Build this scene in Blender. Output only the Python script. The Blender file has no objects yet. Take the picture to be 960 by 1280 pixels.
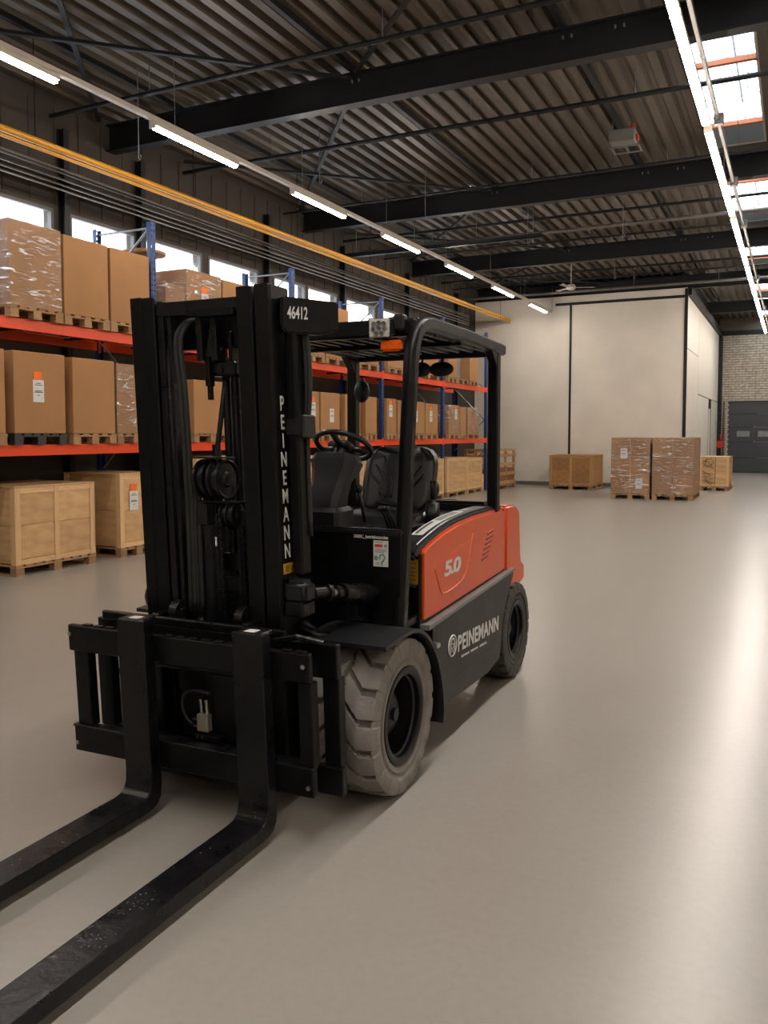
import bpy, bmesh, math, random
from mathutils import Vector, Matrix
random.seed(7)
SC = bpy.context.scene
COL = SC.collection
R = math.radians

# ------------------------------------------------------------------ camera, sky, exposure
cam = bpy.data.cameras.new('camera'); cam_o = bpy.data.objects.new('camera', cam); COL.objects.link(cam_o)
cam.sensor_fit = 'VERTICAL'; cam.sensor_height = 24.0
cam.lens = 24.0 * 1047.3 / 1280.0
cam.shift_y = -(640 - 601.3) / 1280.0
cam.clip_start = 0.05; cam.clip_end = 200
cam_o.location = (0, 0, 1.65)
cam_o.rotation_euler = (R(90 - 3.24), 0, R(26.07))
SC.camera = cam_o

world = bpy.data.worlds.new('overcast_sky'); SC.world = world; world.use_nodes = True
wn = world.node_tree.nodes; wl = world.node_tree.links
bg = wn['Background']; bg.inputs['Color'].default_value = (0.86, 0.93, 1.0, 1); bg.inputs['Strength'].default_value = 3.2
SC.view_settings.view_transform = 'Standard'; SC.view_settings.look = 'None'
SC.view_settings.exposure = 1.25; SC.view_settings.gamma = 1.0; SC.view_settings.use_curve_mapping = False
SC.cycles.use_denoising = True
SC.cycles.max_bounces = 10; SC.cycles.diffuse_bounces = 5; SC.cycles.glossy_bounces = 4
SC.cycles.transparent_max_bounces = 16; SC.cycles.sample_clamp_indirect = 8.0
LAMP_STRENGTH = 38.0

# ------------------------------------------------------------------ materials
MATS = {}
def new_mat(name):
    m = bpy.data.materials.new(name); m.use_nodes = True; MATS[name] = m
    nt = m.node_tree; b = nt.nodes['Principled BSDF']
    return m, nt, b
def mat(name, col, rough=.5, metal=0., var=.12, scale=6., bump=0., bscale=60., rvar=.1, stretch=(1, 1, 1), spec=.5, coat=0., obj_var=0.):
    m, nt, b = new_mat(name); N, L = nt.nodes, nt.links
    tc = N.new('ShaderNodeTexCoord'); mp = N.new('ShaderNodeMapping'); mp.inputs['Scale'].default_value = stretch
    L.new(tc.outputs['Object'], mp.inputs[0])
    no = N.new('ShaderNodeTexNoise'); no.inputs['Scale'].default_value = scale; no.inputs['Detail'].default_value = 5
    L.new(mp.outputs[0], no.inputs[0])
    rmp = N.new('ShaderNodeMapRange'); rmp.inputs[1].default_value = .3; rmp.inputs[2].default_value = .7
    rmp.inputs[3].default_value = 1 - var; rmp.inputs[4].default_value = 1 + var
    L.new(no.outputs[0], rmp.inputs[0])
    mx = N.new('ShaderNodeVectorMath'); mx.operation = 'SCALE'; mx.inputs[0].default_value = col[:3]
    if obj_var:
        oi = N.new('ShaderNodeObjectInfo'); mr2 = N.new('ShaderNodeMapRange'); mr2.inputs[3].default_value = 1 - obj_var; mr2.inputs[4].default_value = 1 + obj_var
        L.new(oi.outputs['Random'], mr2.inputs[0]); mm = N.new('ShaderNodeMath'); mm.operation = 'MULTIPLY'
        L.new(rmp.outputs[0], mm.inputs[0]); L.new(mr2.outputs[0], mm.inputs[1]); L.new(mm.outputs[0], mx.inputs['Scale'])
    else:
        L.new(rmp.outputs[0], mx.inputs['Scale'])
    L.new(mx.outputs[0], b.inputs['Base Color'])
    rr = N.new('ShaderNodeMapRange'); rr.inputs[3].default_value = max(.02, rough - rvar); rr.inputs[4].default_value = min(1, rough + rvar)
    L.new(no.outputs[0], rr.inputs[0]); L.new(rr.outputs[0], b.inputs['Roughness'])
    b.inputs['Metallic'].default_value = metal; b.inputs['Specular IOR Level'].default_value = spec
    b.inputs['Coat Weight'].default_value = coat
    if bump:
        n2 = N.new('ShaderNodeTexNoise'); n2.inputs['Scale'].default_value = bscale; n2.inputs['Detail'].default_value = 3
        L.new(mp.outputs[0], n2.inputs[0]); bp = N.new('ShaderNodeBump'); bp.inputs['Strength'].default_value = bump; bp.inputs['Distance'].default_value = .01
        L.new(n2.outputs[0], bp.inputs['Height']); L.new(bp.outputs[0], b.inputs['Normal'])
    return m

black = mat('black_paint', (.0042, .0042, .0047), .34, var=.3, scale=5, bump=.12, bscale=40, rvar=.10, spec=.22)
black2 = mat('black_steel_worn', (.0058, .0058, .007), .30, var=.4, scale=9, bump=.25, bscale=25, rvar=.12, spec=.30)
grease = mat('greased_steel', (.008, .008, .009), .22, var=.4, scale=12, rvar=.15, metal=.2)
plastic = mat('black_plastic', (.0085, .009, .0105), .40, var=.1, scale=8, bump=.08, bscale=300, rvar=.05, spec=.4)
vinyl = mat('black_vinyl', (.011, .011, .012), .3, var=.1, bump=.1, bscale=150, rvar=.05)
rubber = mat('black_rubber', (.015, .015, .015), .6, var=.15)
charcoal = mat('charcoal_paint', (.0125, .012, .0115), .46, var=.12, scale=4, bump=.05, bscale=90, spec=.4)
ledge_m = mat('grey_ledge_paint', (.15, .147, .148), .35, var=.1)
redm = mat('orange_red_paint', (.66, .080, .010), .30, var=.05, scale=3, bump=.02, bscale=60, rvar=.04, coat=.12)
tyrem = mat('grey_tyre_rubber', (.20, .184, .168), .8, var=.22, scale=7, bump=.3, bscale=60, rvar=.08)
tyred = mat('dark_tyre_rubber', (.05, .047, .043), .75, var=.22, scale=9, bump=.2, bscale=60)
rimm = mat('black_rim_paint', (.0035, .0035, .004), .4, var=.2, spec=.3)
chrome = mat('bare_steel', (.55, .54, .52), .3, metal=1., var=.1)
valve_m = mat('zinc_valve', (.34, .31, .24), .5, metal=.3)
white_ink = mat('white_print', (.62, .62, .6), .6, var=.12, scale=40)
grey_ink = mat('grey_print', (.22, .22, .215), .6, var=.2, scale=60)
black_ink = mat('black_print', (.03, .03, .03), .6)
red_ink = mat('red_print', (.5, .04, .03), .6)
green_ink = mat('green_print', (.12, .28, .22), .6)
yellow_lab = mat('yellow_label', (.50, .25, .02), .55, var=.25, scale=90)
paper = mat('white_paper', (.62, .62, .61), .7, var=.06, scale=30)
orange_lab = mat('orange_label', (.85, .16, .01), .6, var=.08)
amber = mat('amber_lens', (.85, .12, .01), .15, var=.15, scale=60, coat=.6)
lensm = mat('clear_lamp_lens', (.55, .54, .50), .12, var=.25, scale=90, coat=.8)
cardb = mat('brown_cardboard', (.355, .183, .078), .78, var=.07, scale=2.2, bump=.05, bscale=12, obj_var=.1, spec=.3)
cardd = mat('dark_cardboard', (.26, .13, .06), .7, var=.12, scale=3, obj_var=.08, spec=.3)
ply = mat('pine_plywood', (.55, .345, .168), .68, var=.16, scale=2.4, bump=.1, bscale=14, stretch=(1, 1, 1.8), obj_var=.1, spec=.3)
pine = mat('pine_batten', (.66, .43, .225), .68, var=.14, scale=5, bump=.1, bscale=20, stretch=(3, 3, .8), obj_var=.12, spec=.3)
oldbat = mat('aged_batten', (.46, .25, .105), .7, var=.2, scale=5, obj_var=.1, spec=.3)
oldwood = mat('aged_pine', (.33, .168, .066), .7, var=.25, scale=4, bump=.15, bscale=18, stretch=(1, 1, 4), obj_var=.12, spec=.3)
palw = mat('pallet_wood', (.33, .20, .105), .8, var=.25, scale=7, bump=.2, bscale=30, obj_var=.22, spec=.2)
palb = mat('black_pallet_plastic', (.025, .025, .026), .5, var=.2)
rackred = mat('orange_rack_paint', (.80, .066, .008), .36, var=.08, scale=2, bump=.03, bscale=30)
rackblue = mat('blue_rack_paint', (.010, .040, .15), .4, var=.15, scale=4)
rackgrey = mat('galvanised_steel', (.22, .23, .25), .38, metal=.6, var=.12)
steelblk = mat('dark_roof_steel', (.007, .007, .008), .5, var=.2, scale=3, spec=.35)
yellowp = mat('yellow_pipe_paint', (.50, .235, .010), .38, var=.04, scale=1)
redpipe = mat('dark_red_pipe_paint', (.16, .022, .018), .45, var=.12, scale=3)
pipeg = mat('grey_conduit', (.16, .145, .13), .4, metal=.4, var=.15)
trunk = mat('cream_lamp_housing', (.50, .45, .38), .5, var=.05)
wallw = mat('cream_wall', (.68, .62, .53), .82, var=.05, scale=1.2, bump=.08, bscale=5, rvar=.04, spec=.2)
wallp = mat('pale_panel_wall', (.64, .60, .53), .6, var=.05, scale=2, stretch=(1, 1, .3))
walld = mat('brown_cladding', (.038, .030, .023), .75, var=.2, scale=1.5, bump=.1, bscale=6)
frame_m = mat('window_frame_paint', (.09, .085, .08), .5)
brickm = mat('cream_brick', (.50, .43, .34), .85, var=.3, scale=9, bump=.3, bscale=30)
mortar = mat('grey_mortar', (.13, .11, .09), .9, var=.2)
doorm = mat('anthracite_door', (.045, .048, .053), .5, var=.06, bump=.05, bscale=200)
doorpane = mat('door_window_pane', (.22, .23, .23), .25, var=.05)
redst = mat('red_plastic', (.45, .02, .015), .4)
film_grey = mat('grey_stretch_wrap', (.16, .17, .19), .35, var=.2, scale=8)
orangebar = mat('orange_oxide_paint', (.45, .13, .05), .5)
bluegrey = mat('blue_grey_panel', (.22, .28, .32), .5, var=.05)
greyplastic = mat('light_grey_casing', (.11, .106, .097), .5)

# profiled steel deck
deckm = mat('profiled_deck_steel', (.098, .079, .060), .45, metal=.3, var=.25, scale=1.3, stretch=(8, .4, 1), rvar=.1)

# polished concrete floor
def make_floor_mat():
    m, nt, b = new_mat('polished_concrete'); N, L = nt.nodes, nt.links
    tc = N.new('ShaderNodeTexCoord')
    def noise(s, det, st=(1, 1, 1)):
        mp = N.new('ShaderNodeMapping'); mp.inputs['Scale'].default_value = st; L.new(tc.outputs['Object'], mp.inputs[0])
        n = N.new('ShaderNodeTexNoise'); n.inputs['Scale'].default_value = s; n.inputs['Detail'].default_value = det; L.new(mp.outputs[0], n.inputs[0]); return n
    a = noise(.45, 4, (1, .45, 1)); c = noise(1.6, 3); d = noise(30, 2)
    cr = N.new('ShaderNodeValToRGB'); cr.color_ramp.elements[0].position = .25; cr.color_ramp.elements[0].color = (.272, .248, .213, 1)
    cr.color_ramp.elements[1].position = .75; cr.color_ramp.elements[1].color = (.332, .312, .280, 1)
    m1 = N.new('ShaderNodeMath'); m1.operation = 'MULTIPLY_ADD'; m1.inputs[1].default_value = .35; L.new(c.outputs[0], m1.inputs[0])
    m0 = N.new('ShaderNodeMath'); m0.operation = 'MULTIPLY'; m0.inputs[1].default_value = .65; L.new(a.outputs[0], m0.inputs[0]); L.new(m0.outputs[0], m1.inputs[2])
    L.new(m1.outputs[0], cr.inputs[0])
    mr = N.new('ShaderNodeMapRange'); mr.inputs[1].default_value = .3; mr.inputs[2].default_value = .7; mr.inputs[3].default_value = .97; mr.inputs[4].default_value = 1.03; L.new(d.outputs[0], mr.inputs[0])
    sc = N.new('ShaderNodeVectorMath'); sc.operation = 'SCALE'; L.new(cr.outputs[0], sc.inputs[0]); L.new(mr.outputs[0], sc.inputs['Scale'])
    L.new(sc.outputs[0], b.inputs['Base Color'])
    rr = N.new('ShaderNodeMapRange'); rr.inputs[1].default_value = .2; rr.inputs[2].default_value = .8; rr.inputs[3].default_value = .277; rr.inputs[4].default_value = .30
    L.new(c.outputs[0], rr.inputs[0]); L.new(rr.outputs[0], b.inputs['Roughness'])
    b.inputs['Specular IOR Level'].default_value = .5
    return m
floorm = make_floor_mat()

def emit(name, col, s):
    m, nt, b = new_mat(name)
    b.inputs['Base Color'].default_value = (*col, 1); b.inputs['Emission Color'].default_value = (*col, 1); b.inputs['Emission Strength'].default_value = s
    return m
tubem = emit('lit_lamp_diffuser', (1.0, .895, .785), LAMP_STRENGTH)

def pane_mat(name, tint, gloss=.08, trans=1.0):
    m = bpy.data.materials.new(name); m.use_nodes = True; nt = m.node_tree; nt.nodes.clear(); N, L = nt.nodes, nt.links
    o = N.new('ShaderNodeOutputMaterial'); t = N.new('ShaderNodeBsdfTransparent'); t.inputs[0].default_value = (*tint, 1)
    g = N.new('ShaderNodeBsdfGlossy'); g.inputs['Roughness'].default_value = .08
    x = N.new('ShaderNodeMixShader'); x.inputs[0].default_value = gloss
    L.new(t.outputs[0], x.inputs[1]); L.new(g.outputs[0], x.inputs[2])
    if trans < 1:
        tl = N.new('ShaderNodeBsdfTranslucent'); tl.inputs[0].default_value = (.8, .82, .85, 1); y = N.new('ShaderNodeMixShader'); y.inputs[0].default_value = 1 - trans
        L.new(x.outputs[0], y.inputs[1]); L.new(tl.outputs[0], y.inputs[2]); L.new(y.outputs[0], o.inputs[0])
    else:
        L.new(x.outputs[0], o.inputs[0])
    return m
glassm = pane_mat('window_glass', (.95, .97, 1.0))
polym = pane_mat('polycarbonate_sheet', (.9, .94, .98), .06, .75)

def film_mat():
    m = bpy.data.materials.new('stretch_film'); m.use_nodes = True; nt = m.node_tree; nt.nodes.clear(); N, L = nt.nodes, nt.links
    o = N.new('ShaderNodeOutputMaterial'); t = N.new('ShaderNodeBsdfTransparent'); t.inputs[0].default_value = (.93, .93, .93, 1)
    g = N.new('ShaderNodeBsdfGlossy'); g.inputs['Roughness'].default_value = .16; g.inputs[0].default_value = (.9, .9, .9, 1)
    d = N.new('ShaderNodeBsdfDiffuse'); d.inputs[0].default_value = (.75, .73, .7, 1)
    tc = N.new('ShaderNodeTexCoord'); mp = N.new('ShaderNodeMapping'); mp.inputs['Scale'].default_value = (1.2, 1.2, 7); mp.inputs['Rotation'].default_value = (.25, .2, 0)
    L.new(tc.outputs['Object'], mp.inputs[0])
    n = N.new('ShaderNodeTexNoise'); n.inputs['Scale'].default_value = 3.2; n.inputs['Detail'].default_value = 7; n.inputs['Distortion'].default_value = 1.4; L.new(mp.outputs[0], n.inputs[0])
    bp = N.new('ShaderNodeBump'); bp.inputs['Strength'].default_value = 1.; bp.inputs['Distance'].default_value = .05; L.new(n.outputs[0], bp.inputs['Height'])
    L.new(bp.outputs[0], g.inputs['Normal'])
    mr = N.new('ShaderNodeMapRange'); mr.inputs[1].default_value = .54; mr.inputs[2].default_value = .65; mr.inputs[3].default_value = .07; mr.inputs[4].default_value = .8; L.new(n.outputs[0], mr.inputs[0])  # noise mask paints pale highlight streaks over the clear film
    gd = N.new('ShaderNodeMixShader'); gd.inputs[0].default_value = .35; L.new(g.outputs[0], gd.inputs[1]); L.new(d.outputs[0], gd.inputs[2])
    x = N.new('ShaderNodeMixShader'); L.new(mr.outputs[0], x.inputs[0]); L.new(t.outputs[0], x.inputs[1]); L.new(gd.outputs[0], x.inputs[2]); L.new(x.outputs[0], o.inputs[0])
    return m
filmm = film_mat()

# ------------------------------------------------------------------ mesh helpers
class MB:
    def __init__(s, xf=None): s.bm = bmesh.new(); s.xf = xf
    def _add(s, bm2):
        me = bpy.data.meshes.new('t'); bm2.to_mesh(me); bm2.free(); s.bm.from_mesh(me); bpy.data.meshes.remove(me)
    def box(s, x0, x1, y0, y1, z0, z1, bev=0., M=None, seg=1):
        b = bmesh.new(); bmesh.ops.create_cube(b, size=1)
        for v in b.verts: v.co = Vector(((x0 + x1) / 2 + v.co.x * (x1 - x0), (y0 + y1) / 2 + v.co.y * (y1 - y0), (z0 + z1) / 2 + v.co.z * (z1 - z0)))
        if bev: bmesh.ops.bevel(b, geom=b.edges[:], offset=bev, segments=seg, affect='EDGES', clamp_overlap=True)
        if M: b.transform(M)
        s._add(b); return s
    def prism(s, pts, axis, a, b_, bev=0., seg=1, caps=True):
        """extrude polygon pts (2D) along axis between a and b_. axis x: pts=(y,z); y: (x,z); z: (x,y)"""
        b = bmesh.new()
        def P(p, t): return {'x': (t, p[0], p[1]), 'y': (p[0], t, p[1]), 'z': (p[0], p[1], t)}[axis]
        v0 = [b.verts.new(P(p, a)) for p in pts]; v1 = [b.verts.new(P(p, b_)) for p in pts]
        n = len(pts)
        for i in range(n): b.faces.new((v0[i], v0[(i + 1) % n], v1[(i + 1) % n], v1[i]))
        b.faces.new(v0[::-1]); b.faces.new(v1)
        bmesh.ops.recalc_face_normals(b, faces=b.faces[:])
        if bev: bmesh.ops.bevel(b, geom=b.edges[:], offset=bev, segments=seg, affect='EDGES', clamp_overlap=True)
        s._add(b); return s
    def cyl(s, p0, p1, r, n=20, r1=None, bev=0.):
        p0, p1 = Vector(p0), Vector(p1); d = p1 - p0; b = bmesh.new()
        bmesh.ops.create_cone(b, cap_ends=True, segments=n, radius1=r, radius2=r if r1 is None else r1, depth=d.length)
        if bev: bmesh.ops.bevel(b, geom=[e for e in b.edges if all(len(f.verts) == 4 for f in e.link_faces) is False], offset=bev, segments=1, affect='EDGES')
        b.transform(Matrix.Translation((p0 + p1) / 2) @ d.to_track_quat('Z', 'Y').to_matrix().to_4x4()); s._add(b); return s
    def sphere(s, c, r, n=12, sc=(1, 1, 1)):
        b = bmesh.new(); bmesh.ops.create_uvsphere(b, u_segments=n, v_segments=max(6, n // 2), radius=r)
        b.transform(Matrix.Translation(c) @ Matrix.Diagonal((*sc, 1))); s._add(b); return s
    def lathe(s, prof, c, axis='x', n=48, caps=True):
        """prof: list of (along, radius); revolve round axis through c"""
        b = bmesh.new(); rings = []
        for (t, r) in prof:
            ring = []
            for i in range(n):
                a = 2 * math.pi * i / n; u, v = r * math.cos(a), r * math.sin(a)
                co = {'x': (t, u, v), 'y': (u, t, v), 'z': (u, v, t)}[axis]
                ring.append(b.verts.new(Vector(c) + Vector(co)))
            rings.append(ring)
        for k in range(len(rings) - 1):
            for i in range(n): b.faces.new((rings[k][i], rings[k][(i + 1) % n], rings[k + 1][(i + 1) % n], rings[k + 1][i]))
        if prof[0][1] > 1e-4 and caps: b.faces.new(rings[0]); b.faces.new(rings[-1][::-1])
        bmesh.ops.recalc_face_normals(b, faces=b.faces[:]); s._add(b); return s
    def tube(s, pts, r, n=8, prof=None, up=None, closed=False):
        """sweep a circle of radius r (or a closed 2D profile) along pts"""
        pts = [Vector(p) for p in pts]; b = bmesh.new(); rings = []; N = len(pts)
        pf = prof or [(r * math.cos(2 * math.pi * i / n), r * math.sin(2 * math.pi * i / n)) for i in range(n)]
        nrm = None
        for k, p in enumerate(pts):
            t = (pts[(k + 1) % N] - pts[k - 1]) if closed else (pts[min(k + 1, N - 1)] - pts[max(k - 1, 0)])
            t.normalize()
            if up is not None: u = Vector(up)
            elif nrm is None: u = Vector((0, 0, 1)) if abs(t.z) < .9 else Vector((1, 0, 0))
            else: u = nrm
            u = (u - t * u.dot(t)); u.normalize(); nrm = u; w = t.cross(u)
            rings.append([b.verts.new(p + u * a + w * c) for a, c in pf])
        m = len(pf)
        for k in range(N if closed else N - 1):
            A, B = rings[k], rings[(k + 1) % N]
            for i in range(m): b.faces.new((A[i], A[(i + 1) % m], B[(i + 1) % m], B[i]))
        if not closed: b.faces.new(rings[0][::-1]); b.faces.new(rings[-1])
        bmesh.ops.recalc_face_normals(b, faces=b.faces[:]); s._add(b); return s
    def grid(s, f, nu, nv, closed_u=False):
        b = bmesh.new(); V = [[b.verts.new(f(i, j)) for j in range(nv)] for i in range(nu)]
        for i in range(nu if closed_u else nu - 1):
            for j in range(nv - 1): b.faces.new((V[i][j], V[(i + 1) % nu][j], V[(i + 1) % nu][j + 1], V[i][j + 1]))
        s._add(b); return s
    def text(s, body, size, M, ext=.0008, bold=.0, xs=1., align='CENTER', spacing=1.):
        c = bpy.data.curves.new('t', 'FONT'); c.body = body; c.size = size; c.extrude = ext; c.offset = bold; c.align_x = align; c.align_y = 'CENTER'
        c.space_character = spacing; c.resolution_u = 3
        o = bpy.data.objects.new('t', c); COL.objects.link(o)
        dg = bpy.context.evaluated_depsgraph_get(); me = bpy.data.meshes.new_from_object(o.evaluated_get(dg))
        me.transform(M @ Matrix.Diagonal((xs, 1, 1, 1))); s.bm.from_mesh(me); bpy.data.meshes.remove(me)
        bpy.data.objects.remove(o); bpy.data.curves.remove(c); return s
    def mesh(s, name, m, smooth=False):
        if s.xf:
            for v in s.bm.verts: v.co = s.xf(v.co)
        me = bpy.data.meshes.new(name); s.bm.to_mesh(me); s.bm.free()
        me.materials.append(m)
        if smooth:
            me.shade_smooth() if hasattr(me, 'shade_smooth') else None
            if smooth is not True:
                try: me.set_sharp_from_angle(angle=R(smooth))
                except Exception: pass
        return me
    def build(s, name, m, parent=None, smooth=False, kind=None, label=None):
        o = bpy.data.objects.new(name, s.mesh(name, m, smooth)); COL.objects.link(o)
        if parent: o.parent = parent
        if kind: o['kind'] = kind
        if label: o['label'] = label
        return o
def empty(name, loc=(0, 0, 0), rz=0, label=None, cat=None, group=None, kind=None):
    o = bpy.data.objects.new(name, None); COL.objects.link(o); o.location = loc; o.rotation_euler = (0, 0, rz); o.empty_display_size = .1
    return tag(o, label, cat, group, kind)
def tag(o, label=None, cat=None, group=None, kind=None):
    for k, v in (('label', label), ('category', cat), ('group', group), ('kind', kind)):
        if v: o[k] = v
    return o
def front_M(x, y, z): return Matrix(((1, 0, 0, x), (0, 0, -1, y), (0, 1, 0, z), (0, 0, 0, 1)))   # read from -y
def side_M(x, y, z): return Matrix(((0, 0, 1, x), (1, 0, 0, y), (0, 1, 0, z), (0, 0, 0, 1)))      # read from +x
UNIT = {}
def unit(m, bev=0):
    """a shared unit-cube mesh for boards and panels"""
    k = m.name
    if k not in UNIT: UNIT[k] = MB().box(-.5, .5, -.5, .5, -.5, .5).mesh('board', m)
    return UNIT[k]
def board(name, m, x0, x1, y0, y1, z0, z1, parent):
    o = bpy.data.objects.new(name, unit(m)); COL.objects.link(o); o.parent = parent
    o.location = ((x0 + x1) / 2, (y0 + y1) / 2, (z0 + z1) / 2); o.scale = (x1 - x0, y1 - y0, z1 - z0); return o

# ------------------------------------------------------------------ room shell
XL, XR, YB, YW, YF = -9.6, 7.5, -6.0, 26.5, 38.5
def struct(o, label=None): o['kind'] = 'structure'; return o
struct(MB().box(XL - .3, XR + .3, YB - .3, YF + .4, -.12, 0).build('floor', floorm))
# left wall with its window band
WIN = [(3.9, 5.3), (5.5, 6.9), (7.1, 8.86), (9.15, 10.53), (10.63, 12.2), (12.38, 13.95), (14.5, 15.74), (15.82, 17.15), (17.5, 19.1), (19.25, 20.8), (21.1, 22.6), (22.8, 24.3)]
mb = MB(); mb.box(XL - .2, XL, YB, YF, 0, 3.55).box(XL - .2, XL, YB, YF, 4.86, 6.75)
prev = YB
for a, b in WIN + [(YF, 0)]:
    mb.box(XL - .2, XL, prev, a, 3.55, 4.86); prev = b
struct(mb.build('wall_left', walld))
for i, (a, b) in enumerate(WIN):
    w = MB()
    w.box(XL - .06, XL + .01, a, a + .05, 3.55, 4.86).box(XL - .06, XL + .01, b - .05, b, 3.55, 4.86).box(XL - .06, XL + .01, a + .05, b - .05, 3.55, 3.6).box(XL - .06, XL + .01, a + .05, b - .05, 4.81, 4.86)
    wo = struct(w.build('window_%d' % (i + 1), frame_m))
    MB().box(XL - .03, XL - .02, a + .05, b - .05, 3.6, 4.81).build('pane', glassm, wo)
# cladding ribs and steel columns along the left wall
mb = MB()
for k in range(62):
    y = -1 + k * .45
    mb.box(XL, XL + .012, y, y + .03, 4.9, 6.3)
ow = struct(mb.build('trim_1', walld))
for k, y in enumerate((4.6, 9.0, 10.58, 14.2, 17.33, 20.95, 24.6)):
    c = MB().box(XL + .02, XL + .035, y - .05, y + .05, 0, 6.0).box(XL + .035, XL + .12, y - .008, y + .008, 0, 6.0).box(XL + .12, XL + .135, y - .05, y + .05, 0, 6.0).build('steel_column', steelblk)
    tag(c, '%s dark steel column against the window wall behind the racking' % ('nearest', 'second', 'third', 'fourth', 'fifth', 'sixth', 'farthest')[k], 'column', 'steel columns along the window wall')
struct(MB().box(XR, XR + .2, YB, YF, 0, 6.6).build('wall_right', wallw))
struct(MB().box(XL - .2, XR + .2, YB - .2, YB, 0, 6.6).build('wall_front', wallw))
# cream partition block at the far end
XP = -2.95
struct(MB().box(XL, XP, YW, YW + .2, 0, 5.97).build('wall_back', wallw))
struct(MB().box(XL, XP - .03, YW - .025, YW, 0, .11).build('baseboard_back', mat('grey_skirting', (.13, .125, .12), .6)))
struct(MB().box(-6.45, -6.385, YW - .02, YW, 0, 5.72).build('trim_2', steelblk))
struct(MB().box(XP - .07, XP + .02, YW - .03, YW + .03, 0, 5.95).build('trim_3', steelblk))
struct(MB().box(-6.9, XP + .02, YW - .04, YW, 5.68, 5.76).build('trim_4', steelblk))
# side of the block, clad in pale panels
sw = struct(MB().box(XP - .2, XP - .03, YW + .2, YF, 0, 6.43).build('wall_side', steelblk))
for (y0, y1, z0, z1) in ((26.56, 29.95, 4.22, 5.75), (26.56, 29.95, 0, 4.2), (29.98, 38.0, 2.98, 5.75), (29.98, 33.9, 0, 2.95), (35.4, 38.0, 0, 2.95)):
    board('panel', wallp, XP - .03, XP, y0, y1, z0, z1, sw)
board('door_leaf', wallp, XP - .03, XP - .015, 34.35, 35.0, 0, 2.6, sw)
struct(MB().box(XP - .1, XP + .12, YW + .03, YF, 5.76, 5.98).build('trim_5', steelblk))
struct(MB().box(XP - .02, XP + .12, 38.05, 38.4, 0, 5.98).build('trim_6', steelblk))
# brick end wall with sectional door
DX0, DX1, DZ = -2.53, 2.1, 3.02
bw = struct(MB().box(XL - .2, XP, YF, YF + .2, 0, 6.6).box(XP, DX0, YF, YF + .2, 0, 6.6).box(DX1, XR, YF, YF + .2, 0, 6.6).box(DX0, DX1, YF, YF + .2, DZ, 6.6).build('wall_end', mortar))
mb = MB(); n = 0
for r_ in range(57):
    z = .02 + r_ * .1035
    if z > 5.75: break
    x = XP + .13 - (.13 if r_ % 2 else 0)
    while x < 3.2:
        a, b = x, x + .25
        if z < DZ + .02 and b > DX0 and a < DX1:
            if a < DX0 - .06: b = DX0
            else: x += .262; continue
        j = random.uniform(-.004, .004)
        mb.box(a, b, YF - .02 + j, YF + .01, z, z + .083); x += .262
mb.build('brickwork', brickm, bw, kind='stuff')
struct(MB().box(XP, XR, YF - .05, YF, 5.78, 5.98).build('trim_7', steelblk))
struct(MB().box(DX0 - .02, DX1 + .02, YF - .06, YF, DZ, DZ + .09).build('trim_8', mat('concrete_lintel', (.36, .33, .28), .8)))
dr = struct(MB().box(DX0, DX1, YF + .06, YF + .1, 0, DZ).build('door_1', steelblk))
zs = [0.02, .63, 1.31, 1.925, 2.5, DZ]
for i in range(5):
    board('door_panel', doorm, DX0 + .01, DX1 - .01, YF + .01, YF + .06, zs[i], zs[i + 1] - .02, dr)
for i in range(5):
    x = DX0 + .28 + i * .82
    f = MB().box(x, x + .6, YF - .008, YF + .01, 1.48, 1.80, .01).build('door_window', doorm, dr)
    MB().box(x + .05, x + .55, YF - .012, YF - .006, 1.52, 1.76).build('pane', doorpane, f)
for i in range(1, 5):
    MB().box(DX0 + 1.1, DX0 + 2.6, YF + .0, YF + .012, zs[i] - .018, zs[i] - .004).build('seam_strip', rackgrey, dr)
for i in (2, 3):
    MB().cyl((DX0 + 1.02, YF - .02, zs[i]), (DX0 + 1.02, YF + .01, zs[i]), .035, 10).build('hinge', rackgrey, dr)
# pipes, hose point beside the door
for k, (x, m_, r_) in enumerate(((-2.72, pipeg, .035), (-2.84, steelblk, .03), (-2.62, trunk, .025))):
    tag(MB().cyl((x, YF - .07, 0), (x, YF - .07, (3.0, 5.7, 2.6)[k]), r_, 10).build('downpipe', m_), ('grey pipe rising left of the dark sectional door', 'black pipe running full height at the brick corner', 'short cream pipe nearest the sectional door')[k], 'pipe')
h = empty('fire_hose_point', (-2.83, 38.12, 1.2), 0, 'small red hose point on the post left of the sectional door', 'hose reel')
MB().cyl((0, 0, 0), (0, -.1, 0), .16, 20).build('reel', redst, h); MB().box(-.1, .1, -.06, .02, .2, .42, .01).build('valve_box', redst, h)
MB().tube([(0, -.08, -.15), (.06, -.1, -.5), (-.03, -.1, -.7), (.05, -.08, -.95)], .02).build('hose', rubber, h)

# ------------------------------------------------------------------ roof: deck, beams, bracing, skylights
ZD, SKX0, SKX1 = 6.45, -1.38, -.53
def deck_prof(x0, x1):
    p = .25; pts = []; x = x0; h = .085
    while x < x1 - 1e-6:
        for dx, dz in ((0, 0), (.11, 0), (.145, h), (.215, h)):
            if x + dx <= x1: pts.append((x + dx, ZD + dz))
        x += p
    pts.append((x1, ZD)); return pts
BEAMS = [-1.4, 4.3, 10.0, 15.7, 21.4, 26.75, 32.6]
def deck(x0, x1, y0, y1):
    P = deck_prof(x0, x1); m = MB(); b = m.bm
    for i in range(len(P) - 1):
        pass
    lo0 = [b.verts.new((x, y0, z)) for x, z in P]; lo1 = [b.verts.new((x, y1, z)) for x, z in P]
    for i in range(len(P) - 1): b.faces.new((lo0[i], lo0[i + 1], lo1[i + 1], lo1[i]))
    return m
mb = deck(XL - .2, SKX0, YB, YF)
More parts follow.
